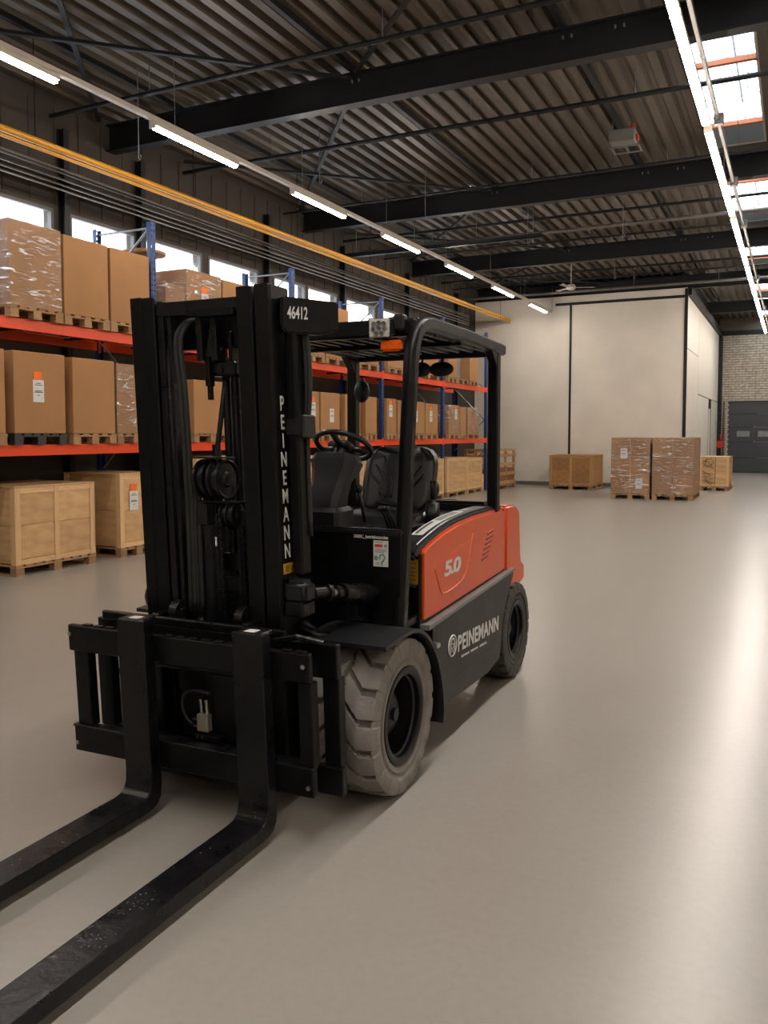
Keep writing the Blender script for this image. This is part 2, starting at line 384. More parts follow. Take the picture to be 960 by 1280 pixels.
d2 = deck(SKX1, XR + .2, YB, YF); me = bpy.data.meshes.new('t'); d2.bm.to_mesh(me); mb.bm.from_mesh(me); d2.bm.free()
for y in BEAMS + [YF]:
    mb.box(SKX0, SKX1, y - .35, y + .35, ZD, ZD + .1)
mb.box(SKX0, SKX1, YB - .3, BEAMS[0] - .35, ZD, ZD + .1)
mb.box(XL - .4, SKX0, YB - .3, YF + .3, ZD + .1, ZD + .2).box(SKX1, XR + .4, YB - .3, YF + .3, ZD + .1, ZD + .2)
struct(mb.build('ceiling', deckm))
ORD = ['first', 'second', 'third', 'fourth', 'fifth', 'sixth', 'seventh', 'eighth', 'ninth', 'tenth', 'eleventh', 'twelfth', 'thirteenth', 'fourteenth', 'fifteenth', 'sixteenth', 'seventeenth', 'eighteenth', 'nineteenth', 'twentieth', 'twenty-first', 'twenty-second', 'twenty-third', 'twenty-fourth', 'twenty-fifth', 'twenty-sixth', 'twenty-seventh', 'twenty-eighth', 'twenty-ninth', 'thirtieth', 'thirty-first', 'thirty-second', 'thirty-third', 'thirty-fourth', 'thirty-fifth']
inview = 0
for i, y in enumerate(BEAMS):
    x1 = XR
    x0 = XL if y < 27 else XP
    b = MB().box(x0, x1, y - .01, y + .01, 5.99, 6.35).box(x0, x1, y - .09, y + .09, 5.97, 5.99).box(x0, x1, y - .09, y + .09, 6.35, 6.37)
    b = b.build('roof_beam', steelblk)
    lab = ['black steel roof beam behind the viewer', 'black steel roof beam overhead before the first visible one', 'nearest black steel roof beam crossing the top of the picture', 'second black steel roof beam from the camera', 'third black steel roof beam from the camera', 'fourth black roof beam just above the cream wall', 'farthest black roof beam, near the brick wall'][i]
    tag(b, lab, 'beam', 'black roof beams')
    # bolts on the web
    if 1 < i < 5:
        bb = MB()
        for x in (-2.55, -2.45, -1.95, -1.85, -5.35, -5.25):
            for z in (6.27, 6.29): bb.cyl((x, y - .03, z), (x, y - .01, z), .012, 8)
        bb.build('bolt', rackgrey, b, kind='stuff')
# angle-iron bracing under the deck, one object per bay member
def bar(name, p0, p1, w, h, m, label, cat, group):
    p0, p1 = Vector(p0), Vector(p1)
    o = MB().tube([p0, p1], 0, prof=[(-h / 2, -w / 2), (-h / 2, w / 2), (h / 2, w / 2), (h / 2, -w / 2)], up=(0, 0, 1)).build(name, m)
    return tag(o, label, cat, group)
BAYN = ['bay behind the camera', 'bay overhead', 'bay nearest the camera', 'second bay', 'third bay', 'fourth bay', 'last bay']
for i in range(len(BEAMS) - 1):
    y0, y1 = BEAMS[i] + .02, BEAMS[i + 1] - .02; bn = ('%s roof bay' % ORD[max(0, i - 1)]) if i else 'roof bay behind the camera'
    if i < 1: continue
    for x, lab in ((-8.2, 'left'), (-5.3, 'middle'), (-2.55, 'right'), (1.6, 'rightmost')):
        if x < XP and y0 > 26: continue
        bar('purlin', (x, y0, 6.405), (x, y1, 6.405), .07, .07, steelblk, '%s black purlin running lengthwise in the %s' % (lab, bn), 'purlin', 'lengthwise purlins')
    if y0 < 26:
        bar('brace', (-5.35, y0 + .1, 6.34), (-9.5, y1 - .3, 6.34), .06, .04, steelblk, 'diagonal brace falling to the left wall in the %s' % bn, 'brace', 'roof braces')
        bar('brace', (-9.5, y0 + 1.6, 6.30), (-5.35, y1 - .05, 6.30), .06, .04, steelblk, 'diagonal brace rising from the left wall in the %s' % bn, 'brace', 'roof braces')
        if i == 1: bar('brace', (-5.25, y1 - .1, 6.34), (-2.6, y1 - 2.75, 6.34), .05, .04, steelblk, 'short diagonal brace right of the middle purlin in the %s' % bn, 'brace', 'roof braces')
# transverse pipes
TP = [(5.9, 6.1, .03), (8.75, 6.1, .03), (11.62, 6.1, .035), (14.75, 6.14, .022), (17.3, 6.1, .03), (18.3, 6.05, .04), (19.4, 6.08, .02), (23.3, 6.1, .03), (24.2, 6.05, .02), (25.3, 5.9, .04)]
for k, (y, z, r_) in enumerate(TP):
    p = tag(MB().cyl((-9.5, y, z), (6.5, y, z), r_, 10).build('cross_pipe', steelblk if k not in (5, 9) else pipeg, smooth=40), '%s thin pipe from the camera crossing below the roof deck' % ORD[k], 'pipe', 'thin pipes crossing the roof')
    hm = MB()
    for x in (-7.7, -4.3, -2.0, 1.4): hm.cyl((x, y, z), (x, y, 6.45), .006, 6)
    hm.build('hanger', rackgrey, p, kind='stuff')
tray = empty('cable_tray', (0, 16.6, 5.60), 0, 'long dark cable tray crossing under the roof behind the second beam', 'cable tray')
MB().box(-9.4, -4.6, -.07, .07, -.05, -.03).box(-9.4, -4.6, -.07, -.06, -.05, .03).box(-9.4, -4.6, .06, .07, -.05, .03).build('tray', steelblk, tray)
for x in (-8.8, -7.4, -6.0, -4.8): MB().cyl((x, 0, -.15), (x, 0, .8), .006, 6).build('hanger_rod', rackgrey, tray)
# hanger rods with hooks under the nearer beams
for k, (x, y, z) in enumerate(((-7.9, 8.75, 5.3), (-6.8, 11.6, 5.6), (-5.0, 16.9, 5.55), (-3.1, 16.9, 5.5), (-6.2, 14.4, 5.6), (-4.2, 21.9, 5.6))):
    hr = MB().cyl((x, y, z), (x, y, 6.47), .007, 6).tube([(x, y, z), (x + .02, y, z - .03), (x + .04, y, z - .01), (x + .035, y, z + .03)], .008, 6).build('hook_rod', rackgrey)
    tag(hr, '%s thin hooked rod from the left hanging from the roof' % ORD[k], 'rod', 'hooked rods under the roof')

# skylights between the beams
for i in range(len(BEAMS) - 1):
    y0, y1 = BEAMS[i] + .35, BEAMS[i + 1] - .35
    nm = 'skylight over the %s roof bay' % (ORD[i - 1] if i else 'hindmost')
    s = empty('skylight', ((SKX0 + SKX1) / 2, y0, ZD), 0, None, None, None, 'structure'); s.name = 'window_%d' % (20 + i)
    w = (SKX1 - SKX0) / 2; L_ = y1 - y0; yb = L_ - .95
    MB().box(-w, -w + .03, 0, L_, -.02, .34).box(w - .03, w, 0, L_, -.02, .34).box(-w, w, 0, .03, -.02, .34).box(-w, w, L_ - .03, L_, -.02, .34).build('curb', trunk, s)
    MB().box(-w, w, yb, L_, .0, .03).build('blanking_panel', bluegrey, s)
    for y in (1.62, yb - .04): MB().box(-w, w, y - .035, y + .035, -.02, .05, .004).build('orange_bar', orangebar, s)
    def arc(t, y, rr=0.): a = math.pi * t; return ((-w - rr) * math.cos(a) * 1, y, .34 + (.34 + rr) * math.sin(a))
    g = MB(); g.grid(lambda a, b: arc(a / 12, b * L_), 13, 2); g.build('glazing', polym, s, True)
    n = int(L_ / .62)
    for k in range(n + 1):
        y = .03 + (L_ - .06) * k / n
        MB().tube([arc(t / 10, y, .01) for t in range(11)], .013, 6).build('glazing_rib', rackgrey, s)
    MB().tube([(0.05, .03, .67), (0.05, L_ - .03, .67)], .018, 6).build('ridge_bar', rackgrey, s)
    MB().tube([(w * .6, yb - 1.6, .2), (w * .55, yb - 1.2, .1), (w * .2, yb - 1.0, .0), (w * .1, yb + .4, -.2)], .006, 6).build('cord', rackgrey, s)

# ------------------------------------------------------------------ lamps
def lamp(x, y0, y1, z, w, label, group, h=.06):
    o = empty('linear_lamp', (x, (y0 + y1) / 2, z), 0, label, 'ceiling lamp', group); l = (y1 - y0) / 2
    MB().box(-w / 2, w / 2, -l, l, 0, h, .004).build('housing', trunk, o)
    MB().box(-w / 2 + .008, w / 2 - .008, -l + .02, l - .02, -.035, 0, .008).build('diffuser', tubem, o)
    MB().box(-w / 2, w / 2, -l - .02, -l, -.035, h).build('end_cap', trunk, o)
    return o
k = 0
LL = [(-4.4 + 3.15 * j, 1.62) for j in range(-1, 10)]
for j in range(10):
    y0 = -4.45 + 3.15 * j; seen = y0 > 3.5
    a = y0
    n_ = j - 2
    if j < 3 and False: continue
    lab = ('%s lit tube lamp from the left in the long left ceiling row' % ORD[j - 2]) if j >= 2 and False else None
TL = [(-7.75, -6.1), (-4.6, -2.95), (-1.45, .2), (1.7, 3.35), (4.85, 6.55), (8.0, 9.68), (11.12, 12.78), (14.25, 15.92), (17.42, 19.05), (20.6, 22.3), (23.9, 25.7)]
for j, (a, b) in enumerate(TL[1:]):
    lab = 'lit tube lamp of the left row, %s' % ('behind the camera', 'overhead behind the viewer', 'overhead before the frame', 'cut by the left picture edge', 'second from the left, over the yellow pipes', 'third from the left edge', 'fourth from the left edge', 'fifth from the left edge', 'sixth from the left edge', 'last before the cream wall')[j]
    lamp(-6.995, a, b, 5.325 + ((a + b) / 2 - 7) * .0045, .085, lab, 'left row of tube lamps')
tr = empty('lamp_track', (-6.995, 10, 5.40), 0, 'long cream lamp track carrying the left row of tube lamps', 'lamp track')
MB().box(-.035, .035, -14.6, 16.3, 0, .055, .003).build('rail', trunk, tr)
tr.rotation_euler = (.0045, 0, 0)
for y in range(-14, 17, 3): MB().cyl((0, y + .4, .05), (0, y + .4, 1.0), .005, 6).build('suspension_rod', rackgrey, tr)
y = -4.6; j = 0
while y < 35.5:
    lamp(-1.10, y, y + 1.5, 5.56, .10, '%s lit lamp from the camera in the right ceiling row beside the skylights' % ORD[j], 'right row of tube lamps', .05); y += 1.56 if j % 3 else 1.75; j += 1
tr = empty('lamp_track', (-1.10, 15, 5.61), 0, 'cream lamp track carrying the right row of lamps by the skylights', 'lamp track')
MB().box(-.03, .03, -19.6, 20.8, 0, .05, .003).build('rail', trunk, tr)
for y in range(-19, 21, 3): MB().cyl((0, y + .4, .05), (0, y + .4, .84), .005, 6).build('suspension_rod', rackgrey, tr)
c = empty('lamp_cable_duct', (-.985, 15, 5.67), 0, 'slim grey cable duct beside the right row of lamps', 'cable duct')
MB().box(-.022, .022, -19.6, 20.8, 0, .05, .003).build('duct', pipeg, c)
for y in (-3.2, -.2, 2.8, 9.1, 14.9): MB().box(-.05, .07, y - .05, y + .05, -.05, .09, .01).build('bracket', greyplastic, c)

for j in range(10):  # unseen third lamp row, added to brighten the floor and forklift
    lamp(4.75, -4.6 + 3.15 * j, -3.0 + 3.15 * j, 5.4, .085, '%s added fill lamp over the right half of the hall, outside the picture' % ORD[j], 'added row of fill lamps')
tr = empty('lamp_track', (4.75, 10, 5.46), 0, 'cream lamp track carrying the added fill lamps, outside the picture', 'lamp track')
MB().box(-.035, .035, -14.6, 15.5, 0, .055, .003).build('rail', trunk, tr)
for y in range(-14, 15, 3): MB().cyl((0, y + .4, .05), (0, y + .4, 1.0), .005, 6).build('suspension_rod', rackgrey, tr)

# unit heater, ceiling fan
h = empty('unit_heater', (-2.45, 13.3, 6.14), 0, 'pale grey unit heater with red end hanging under the roof', 'heater')
MB().box(-.3, .28, -.2, .2, -.12, .16, .02).build('casing', greyplastic, h); MB().box(-.32, -.31, -.1, .1, -.05, .08).build('vent', steelblk, h)
MB().box(.29, .34, -.05, .1, -.08, .04, .01).build('red_cap', redst, h); MB().cyl((.2, .05, .16), (.2, .05, .3), .06, 12).build('red_flue', redst, h)
for x0, x1, y0, y1 in ((-.35, .3, .3, .34), (-.35, .3, .78, .82), (-.35, -.31, .34, .78), (.26, .3, .34, .78), (-.03, .01, .34, .78)): MB().box(x0, x1, y0, y1, -.1, -.07).build('frame_bar', greyplastic, h)
for x in (-.25, .22): MB().cyl((x, 0, .15), (x, 0, .48), .008, 6).build('hanger_rod', rackgrey, h)
h.scale = (.66, .66, .66)
f = empty('ceiling_fan', (-5.55, 22.9, 5.62), 0, 'white three-bladed ceiling fan hanging near the cream wall', 'fan')
MB().lathe([(-.09, .03), (-.07, .1), (.0, .13), (.06, .1), (.09, .03)], (0, 0, 0), 'z', 20).build('motor', trunk, f, 40)
MB().cyl((0, 0, .08), (0, 0, .8), .012, 8).build('rod', trunk, f)
for a in (20, 140, 260):
    MB().prism([(.1, -.03), (.62, -.06), (.62, .06), (.1, .03)], 'z', -.02, -.008).build('blade', trunk, f).rotation_euler = (R(8), 0, R(a))

# pipes along the left wall
for (nm, x, z, r_, m_, lab) in (('gas_pipe', -8.40, 5.335, .042, yellowp, 'thick yellow pipe running along the window wall under the roof'), ('gas_pipe', -8.40, 5.255, .022, yellowp, 'thinner yellow pipe just below the thick yellow one')):
    o = tag(MB().cyl((x, YB + .2, z - .20), (x, YW - .05, z), r_, 16).build(nm, m_, smooth=40), lab, 'pipe')
    for y in range(-2, 26, 3): MB().cyl((x, y + .5, z - (26 - y) * .006), (x, y + .5, 6.46), .006, 6).build('hanger', steelblk, o)
tag(MB().cyl((-7.95, YB + .2, 5.95), (-7.95, 9.9, 5.95), .035, 12).build('sprinkler_pipe', redpipe, smooth=40), 'dark red pipe under the roof left of the lamp row', 'pipe')
for k, (x, z, r_) in enumerate(((-9.15, 5.28, .014), (-9.15, 5.235, .014), (-9.15, 5.15, .018), (-9.15, 5.07, .014), (-9.15, 5.0, .013))):
    tag(MB().cyl((x, YB + .2, z), (x, 24.7, z), r_, 10).build('conduit', pipeg, smooth=40), '%s grey conduit from the top below the yellow pipes' % ORD[k], 'conduit', 'grey conduits on the window wall')

# ------------------------------------------------------------------ pallet racking
rack = empty('pallet_rack', (-8.6, 14.4, 0), 0, 'long blue and orange pallet racking filled with boxes along the window wall', 'pallet rack')
RO = Vector((-8.6, 14.4, 0))
FR = [5.57, 9.19, 12.82, 16.42, 19.95, 23.3]
def upright_mesh(m):
    b = MB(); w, d, H_ = .10, .07, 4.62; p = .075; holes = [(-.028, .016), (.028, .016)]
    n = int(H_ / p)
    xs = [-.05, -.036, -.020, .020, .036, .05]
    bm_ = b.bm
    for k in range(n):
        z0, z1, z2, z3 = k * p, k * p + .02, k * p + .055, (k + 1) * p
        for (za, zb, cols) in ((z0, z1, [(0, 5)]), (z2, z3, [(0, 5)]), (z1, z2, [(0, 1), (2, 3), (4, 5)])):
            for i, j in cols:
                v = [bm_.verts.new((.035, xs[i], za)), bm_.verts.new((.035, xs[j], za)), bm_.verts.new((.035, xs[j], zb)), bm_.verts.new((.035, xs[i], zb))]
                bm_.faces.new(v)
    b.box(-.035, .0349, -.05, -.046, 0, n * p).box(-.035, .0349, .046, .05, 0, n * p)
    b.box(-.06, .06, -.065, .065, 0, .008)
    return b.mesh('upright', m)
um = upright_mesh(rackblue)
for y in FR:
    for x, rz in ((-8.1, 0), (-9.1, math.pi)):
        o = bpy.data.objects.new('upright', um); COL.objects.link(o); o.parent = rack; o.location = Vector((x, y, 0)) - RO; o.rotation_euler = (0, 0, rz)
    for (z0, z1) in ((.25, .25), (.25, 1.15), (1.15, 2.05), (2.05, 2.95), (2.95, 3.75), (3.7, 4.5), (4.5, 4.5)):
        fl = (z0 > .9 and int(z0) % 2 == 0)
        xa, xb = (-8.14, -9.06) if not fl else (-9.06, -8.14)
        MB().tube([Vector((xa, y, z1)) - RO, Vector((xb, y, z0)) - RO], .016, 6).build('frame_brace', rackgrey, rack)
for i in range(5):
    ya, yb = FR[i] + .05, FR[i + 1] - .05
    for z in (1.52, 2.98):
        for x in (-8.09, -9.11):
            s_ = 1 if x > -8.5 else -1
            o = MB().box(-.025, .025, ya, yb, z - .13, z, .004).box(.0 if s_ > 0 else -.032, .032 if s_ > 0 else 0, ya - .055, ya, z - .16, z + .03, .002).box(.0 if s_ > 0 else -.032, .032 if s_ > 0 else 0, yb, yb + .055, z - .16, z + .03, .002)
            for v in o.bm.verts: v.co += Vector((x + .0, 0, 0)) - RO
            o.build('beam', rackred, rack)
        for yy in (ya + .6, (ya + yb) / 2, yb - .6):
            MB().box(-9.085 + 8.6, -8.12 + 8.6, yy - .02 - 14.4, yy + .02 - 14.4, z - .05, z - .02).build('pallet_support', steelblk, rack)

# ------------------------------------------------------------------ pallets, boxes, crates (local frame: front faces -y, x along the front)
def pallet(loc, rz, L, D, label, group='wooden pallets', m=palw, h=.13, detail=True):
    o = empty('pallet' if m is palw else 'plastic_pallet', loc, rz, label, 'pallet', group)
    n = max(5, int(round(L / .14))); bw_ = .095 if n < 7 else .1
    for i in range(n):
        x = -L / 2 + (L - bw_) * i / (n - 1)
        board('deck_board', m, x, x + bw_, -D / 2, D / 2, h - .02, h, o)
    for i in range(3):
        y = -D / 2 + (D - .1) * i / 2
        board('stringer_board', m, -L / 2, L / 2, y, y + .1, h - .038, h - .021, o)
        x = -L / 2 + (L - .12) * i / 2
        board('bottom_board', m, x, x + .12, -D / 2, D / 2, 0, .018, o)
        for j in range(3):
            y = -D / 2 + (D - .1) * j / 2
            board('block', m, x + .003, x + .117, y + .002, y + .098, .019, h - .039, o)
    return o
def label_on(parent, x, y, z, orange=True, s=1., side='f'):
    """shipping label on a front (-y) face"""
    p = MB().box(x - .08 * s, x + .08 * s, y - .003, y, z - .13 * s, z + .13 * s).build('shipping_label', paper, parent, label='white paper label with grey print')
    t = MB()
    for k, (w, zz) in enumerate(((.05, .09), (.09, .07), (.08, .0), (.1, -.015), (.03, -.05))):
        t.box(x - w * s / 1.6, x + w * s / 1.6, y - .0045, y - .003, z + (zz - .004) * s, z + (zz + .004) * s)
    t.build('print', black_ink, p, kind='stuff')
    if orange: MB().box(x - .065 * s, x + .055 * s, y - .003, y, z + .135 * s, z + .225 * s).build('orange_sticker', orange_lab, parent, label='orange sticker')
def film(parent, L, D, z0, z1, e=.006):
    MB().box(-L / 2 - e, L / 2 + e, -D / 2 - e, D / 2 + e, z0, z1 + e, .01).build('stretch_film', filmm, parent, label='clear glossy stretch film')
def cbox(loc, rz, L, D, H_, label, group=None, wrapped=False, lab=None, m=cardb, bev=.006):
    o = empty('cardboard_box', loc, rz, label, 'box', group)
    MB().box(-L / 2, L / 2, -D / 2, D / 2, .001, H_, bev).build('carton', m, o)
    # overlapping lid flaps and a tape strip along the top
    MB().box(-L / 2 + .01, L / 2 - .01, -.03, .03, H_, H_ + .0015).build('tape', cardd, o)
    if wrapped: film(o, L, D, .0, H_)
    if lab: label_on(o, lab[0], -D / 2 - (.007 if wrapped else 0), lab[1], lab[2] if len(lab) > 2 else True)
    return o
def crate(loc, rz, L, D, H_, label, group=None, cols=2, rows=2, mp=ply, mb_=pine, lab=None, posts=.07):
    o = empty('wooden_crate', loc, rz, label, 'crate', group); t = .018
    MB().box(-L / 2 + t, L / 2 - t, -D / 2 + t, D / 2 - t, .012, H_ - t).build('inner_box', mp, o)
    for sgn in (-1, 1):
        ya, yb = sorted((sgn * D / 2, sgn * (D / 2 - .014)))
        cw = (L - 2 * posts) / cols
        for i in range(cols):
            for j in range(rows):
                x = -L / 2 + posts + i * cw; z = .06 + j * (H_ - .12) / rows
                board('panel', mp, x + .004, x + cw - .004, min(sgn * (D / 2 - .018), sgn * (D / 2 - .008)), max(sgn * (D / 2 - .018), sgn * (D / 2 - .008)), z + .009, z + (H_ - .12) / rows - .009, o)
        y0, y1 = sorted((sgn * (D / 2 - .018), sgn * (D / 2 + .006)))
        for i in range(cols + 1):
            x = -L / 2 + i * cw + (0 if i == 0 else posts - posts / 2 if i < cols else posts)
            board('batten', mb_, x if i else -L / 2, (x + posts) if i else -L / 2 + posts, y0, y1, .0, H_ - .022, o)
        for z in (.0, H_ - .08):
            board('rail', mb_, -L / 2 + posts + .002, L / 2 - posts - .002, y0 if sgn > 0 else y0 + .006, y1 - .006 if sgn > 0 else y1, z, z + .06, o)
        x0, x1 = sorted((sgn * (L / 2 - .018), sgn * (L / 2 - .004)))
        board('side_panel', mp, x0, x1, -D / 2 + .08, D / 2 - .08, .06, H_ * .5 - .004, o); board('side_panel', mp, x0, x1, -D / 2 + .08, D / 2 - .08, H_ * .5 + .004, H_ - .06, o)
        x0, x1 = sorted((sgn * (L / 2 - .018), sgn * (L / 2 + .006)))
        for y in (-D / 2 - .006, D / 2 - .074): board('batten', mb_, x0, x1, y, y + .08, 0, H_ - .022, o)
    board('lid', mp, -L / 2 - .008, L / 2 + .008, -D / 2 - .008, D / 2 + .008, H_ - .02, H_, o)
    if lab: label_on(o, lab[0], -D / 2 - .007, lab[1], True)
    return o
RZ = R(90)
def rp(y0, y1, z, xf=-8.0, D=1.08): return (xf - D / 2, (y0 + y1) / 2, z)
PH = .13
def rack_item(y0, y1, z, top, what, plabel, kind='box', D=1.02, xf=-8.0, **kw):
    pallet((xf + .01 - .54, (y0 + y1) / 2, z), RZ, y1 - y0 + .02, 1.08, plabel, 'pallets in the racking', m=kw.pop('pm', palw))
    zz = z + PH
    if kind == 'box': return cbox((xf - D / 2, (y0 + y1) / 2, zz), RZ, y1 - y0, D, top - zz, what, 'cardboard boxes in the racking', **kw)
    return crate((xf - D / 2, (y0 + y1) / 2, zz), RZ, y1 - y0, D, top - zz, what, 'wooden crates under the racking', **kw)
T, M_ = 2.98, 1.52
def WP(s): return 'wooden pallet on the %s' % s
rack_item(6.74, 7.49, T, 4.08, 'film-wrapped box at the left end of the top rack level', WP('top beam under the film-wrapped leftmost box'), wrapped=True)
rack_item(7.53, 8.26, T, 4.06, 'plain tall box second from left on the top rack level', WP('top beam under the second box from left'))
rack_item(8.30, 9.03, T, 4.06, 'plain box third from left on top level beside blue upright', WP('top beam just left of the mast top'))
rack_item(9.36, 9.78, T, 3.78, 'low wrapped box under the cable drum on the top level', WP('top beam under the cable drum box'), wrapped=True, m=cardd)
rack_item(9.82, 10.64, T, 4.05, 'top-level box with orange sticker and wrapped side behind the mast', WP('top beam under the stickered box behind the mast'), wrapped=True, lab=(0.0, .50))
rack_item(10.68, 11.4, T, 4.03, 'plain top-level box right of the stickered one behind the mast', WP('top beam behind the right mast rail'))
rack_item(11.5, 12.6, T, 3.95, 'top-level box hidden mostly behind the number plate', WP('top beam behind the number plate'))
rack_item(13.0, 13.8, T, 3.95, 'first top-level box right of the number plate', WP('top beam first right of the mast under the guard roof'))
rack_item(13.85, 14.75, T, 4.08, 'tall top-level box between number plate and guard lamp', WP('top beam second right of the mast'))
rack_item(15.2, 16.1, T, 3.85, 'top-level box above the left rear guard post', WP('top beam above the left rear guard post'))
rack_item(16.55, 17.35, T, 3.85, 'top-level box just right of the left rear guard post', WP('top beam just right of the left rear guard post'))
rack_item(17.42, 18.15, T, 3.9, 'top-level box seen left of the front guard post', WP('top beam left of the front guard post'))
rack_item(18.22, 19.45, T, 3.9, 'wide top-level box right of the front guard post', WP('top beam right of the front guard post'))
rack_item(20.1, 20.75, T, 3.9, 'first box of the last top-level bay beside the work lamp', WP('top beam at the start of the last bay'))
rack_item(21.7, 22.35, T, 3.9, 'last box at the far right end of the top rack level', WP('top beam at the far right end'))
o = empty('wrapped_drum', (-8.5, 21.2, T + PH), 0, 'grey plastic-wrapped drum near the far end of the top level', 'drum'); MB().cyl((0, 0, 0), (0, 0, .75), .38, 24, bev=.02).build('body', film_grey, o, 40)
pallet((-8.54, 21.2, T), RZ, .8, 1.08, WP('top beam under the grey wrapped drum'), 'pallets in the racking')
o = empty('cable_drum', (-8.60, 9.60, 3.79), 0, 'wooden cable drum standing on top of a box by the blue upright', 'cable drum')
MB().cyl((0, 0, 0), (0, 0, .03), .20, 32).build('lower_flange', oldwood, o, 40); MB().cyl((0, 0, .03), (0, 0, .46), .17, 32).build('core', cardd, o, 40); MB().cyl((0, 0, .46), (0, 0, .50), .31, 40).build('upper_flange', oldwood, o, 40)
# middle level
rack_item(5.8, 6.64, M_, 2.6, 'middle-level box cut by the left edge of the picture', WP('middle beam at the left picture edge'))
rack_item(6.76, 7.51, M_, 2.6, 'large box with orange sticker and white label on black pallet', 'black plastic pallet on the middle beam under the labelled box', lab=(-.03, .50), pm=palb)
rack_item(7.63, 8.34, M_, 2.59, 'plain middle-level box right of the orange-stickered one', WP('middle beam right of the black plastic pallet'))
rack_item(8.38, 9.08, M_, 2.57, 'film-wrapped middle-level box at the left mast rail', WP('middle beam just left of the mast'), wrapped=True)
rack_item(9.95, 10.84, M_, 2.45, 'middle-level box seen between the two mast rails at left', WP('middle beam between the mast rails at left'))
rack_item(10.88, 11.5, M_, 2.45, 'middle-level box seen between the mast rails at right', WP('middle beam between the mast rails at right'))
rack_item(11.7, 12.6, M_, 2.45, 'middle-level box hidden behind the right mast rail', WP('middle beam behind the right mast rail'))
rack_item(12.95, 13.6, M_, 2.43, 'middle-level box above the column left of the steering wheel', WP('middle beam above the steering column'), lab=(.1, .45))
rack_item(13.66, 14.38, M_, 2.43, 'middle-level box with small label above the steering wheel', WP('middle beam above the steering wheel'), lab=(.05, .35, False))
rack_item(14.6, 15.25, M_, 2.43, 'middle-level box with sticker left of the rear guard post', WP('middle beam left of the rear left guard post'), lab=(0, .45))
rack_item(15.5, 16.0, M_, 2.42, 'narrow middle-level box behind the left rear guard post', WP('middle beam behind the rear left guard post'))
rack_item(16.5, 16.98, M_, 2.42, 'middle-level box right of the blue upright above the seat', WP('middle beam right of the upright above the seat'), lab=(-.05, .5))
rack_item(17.05, 17.8, M_, 2.4, 'middle-level box left of the front guard post above the seat', WP('middle beam above the left of the seat'))
rack_item(17.86, 18.58, M_, 2.4, 'middle-level box with sticker right of the front guard post', WP('middle beam right of the front guard post'), lab=(-.15, .4))
rack_item(18.63, 19.4, M_, 2.38, 'middle-level box with two stickers left of a blue upright', WP('middle beam left of the fifth blue upright'), lab=(-.05, .42))
rack_item(20.15, 20.92, M_, 2.39, 'speckled middle-level box in the last rack bay', WP('middle beam in the last bay'), wrapped=True, lab=(.1, .5))
rack_item(20.98, 21.4, M_, 2.36, 'narrow box in the last rack bay beside the stacked cartons', WP('middle beam under the narrow box in the last bay'))
pallet((-8.53, 21.98, M_), RZ, .98, 1.08, WP('middle beam under the wrapped small cartons'), 'pallets in the racking')
o = empty('carton_stack', (-8.5, 21.98, M_ + PH), RZ, 'film-wrapped stack of small cartons in the last rack bay', 'carton stack')
for i in range(3):
    for j in range(3 - (i == 2)):
        for d in range(2): MB().box(-.45 + i * .3, -.16 + i * .3, -.5 + d * .5, -.02 + d * .5, j * .235, j * .235 + .23, .006).build('carton', cardb, o)
film(o, .9, 1.0, 0, .72)
# floor level crates
rack_item(6.73, 7.94, 0, 1.04, 'large pine crate on the floor at the left picture edge', 'wooden pallet under the large crate at the left edge', 'crate', D=1.05)
rack_item(8.40, 9.1, 0, 1.12, 'pine crate with orange sticker just left of the mast', 'wooden pallet under the crate just left of the mast', 'crate', D=1.0, lab=(-.10, .62), cols=1)
rack_item(10.0, 11.3, 0, 1.30, 'tall pine crate seen through the gap between mast rails', 'wooden pallet under the crate behind the mast gap', 'crate')
rack_item(12.92, 13.75, 0, 1.24, 'pine crate seen left of the steering column', 'wooden pallet under the crate by the steering column', 'crate')
rack_item(14.2, 15.5, 0, 1.15, 'pine crate seen between steering column and seat', 'wooden pallet under the crate between column and seat', 'crate')
rack_item(16.6, 18.2, 0, 1.0, 'pine crate hidden behind the forklift seat', 'wooden pallet under the crate behind the seat', 'crate')
rack_item(18.5, 19.8, 0, 1.02, 'pine crate first right of the forklift seat', 'wooden pallet under the crate right of the seat', 'crate', cols=1)
rack_item(20.06, 21.45, 0, 1.02, 'pine crate in the middle right of the forklift seat', 'wooden pallet under the middle crate right of the seat', 'crate', cols=1)
rack_item(21.52, 22.72, 0, .98, 'pine crate at the far end of the racking floor row', 'wooden pallet under the far end floor crate', 'crate', cols=1)
o = empty('wood_block_stack', (-8.2, 23.02, 0), 0, 'short stack of wood blocks by the last blue upright', 'wood blocks')
for j in range(4): MB().box(-.12, .12, -.1, .1, .005 + j * .12, .115 + j * .12, .006).build('block', pine, o)
# open slatted crate beyond the rack end
o = empty('slatted_crate', (-8.3, 24.35, 0), RZ, 'tall open slatted crate behind the rear guard post', 'crate')
for x in (-.85, -.02, .79):
    for y in (-.5, .44): MB().box(x, x + .06, y, y + .06, .132, 1.18).build('post', oldbat, o)
for z in (.14, .4, .68, .95, 1.12):
    for y in (-.52, .5): MB().box(-.87, .87, y, y + .02, z, z + .1 if z < 1.1 else z + .06).build('slat', oldbat, o)
    for x in (-.87, .85): MB().box(x, x + .02, -.5, .5, z, z + .06).build('slat', oldbat, o)
MB().box(-.84, .84, -.48, .48, .135, .6).build('contents', cardd, o)
pallet((-8.3, 24.35, 0), RZ, 1.76, 1.06, 'wooden pallet under the open slatted crate')
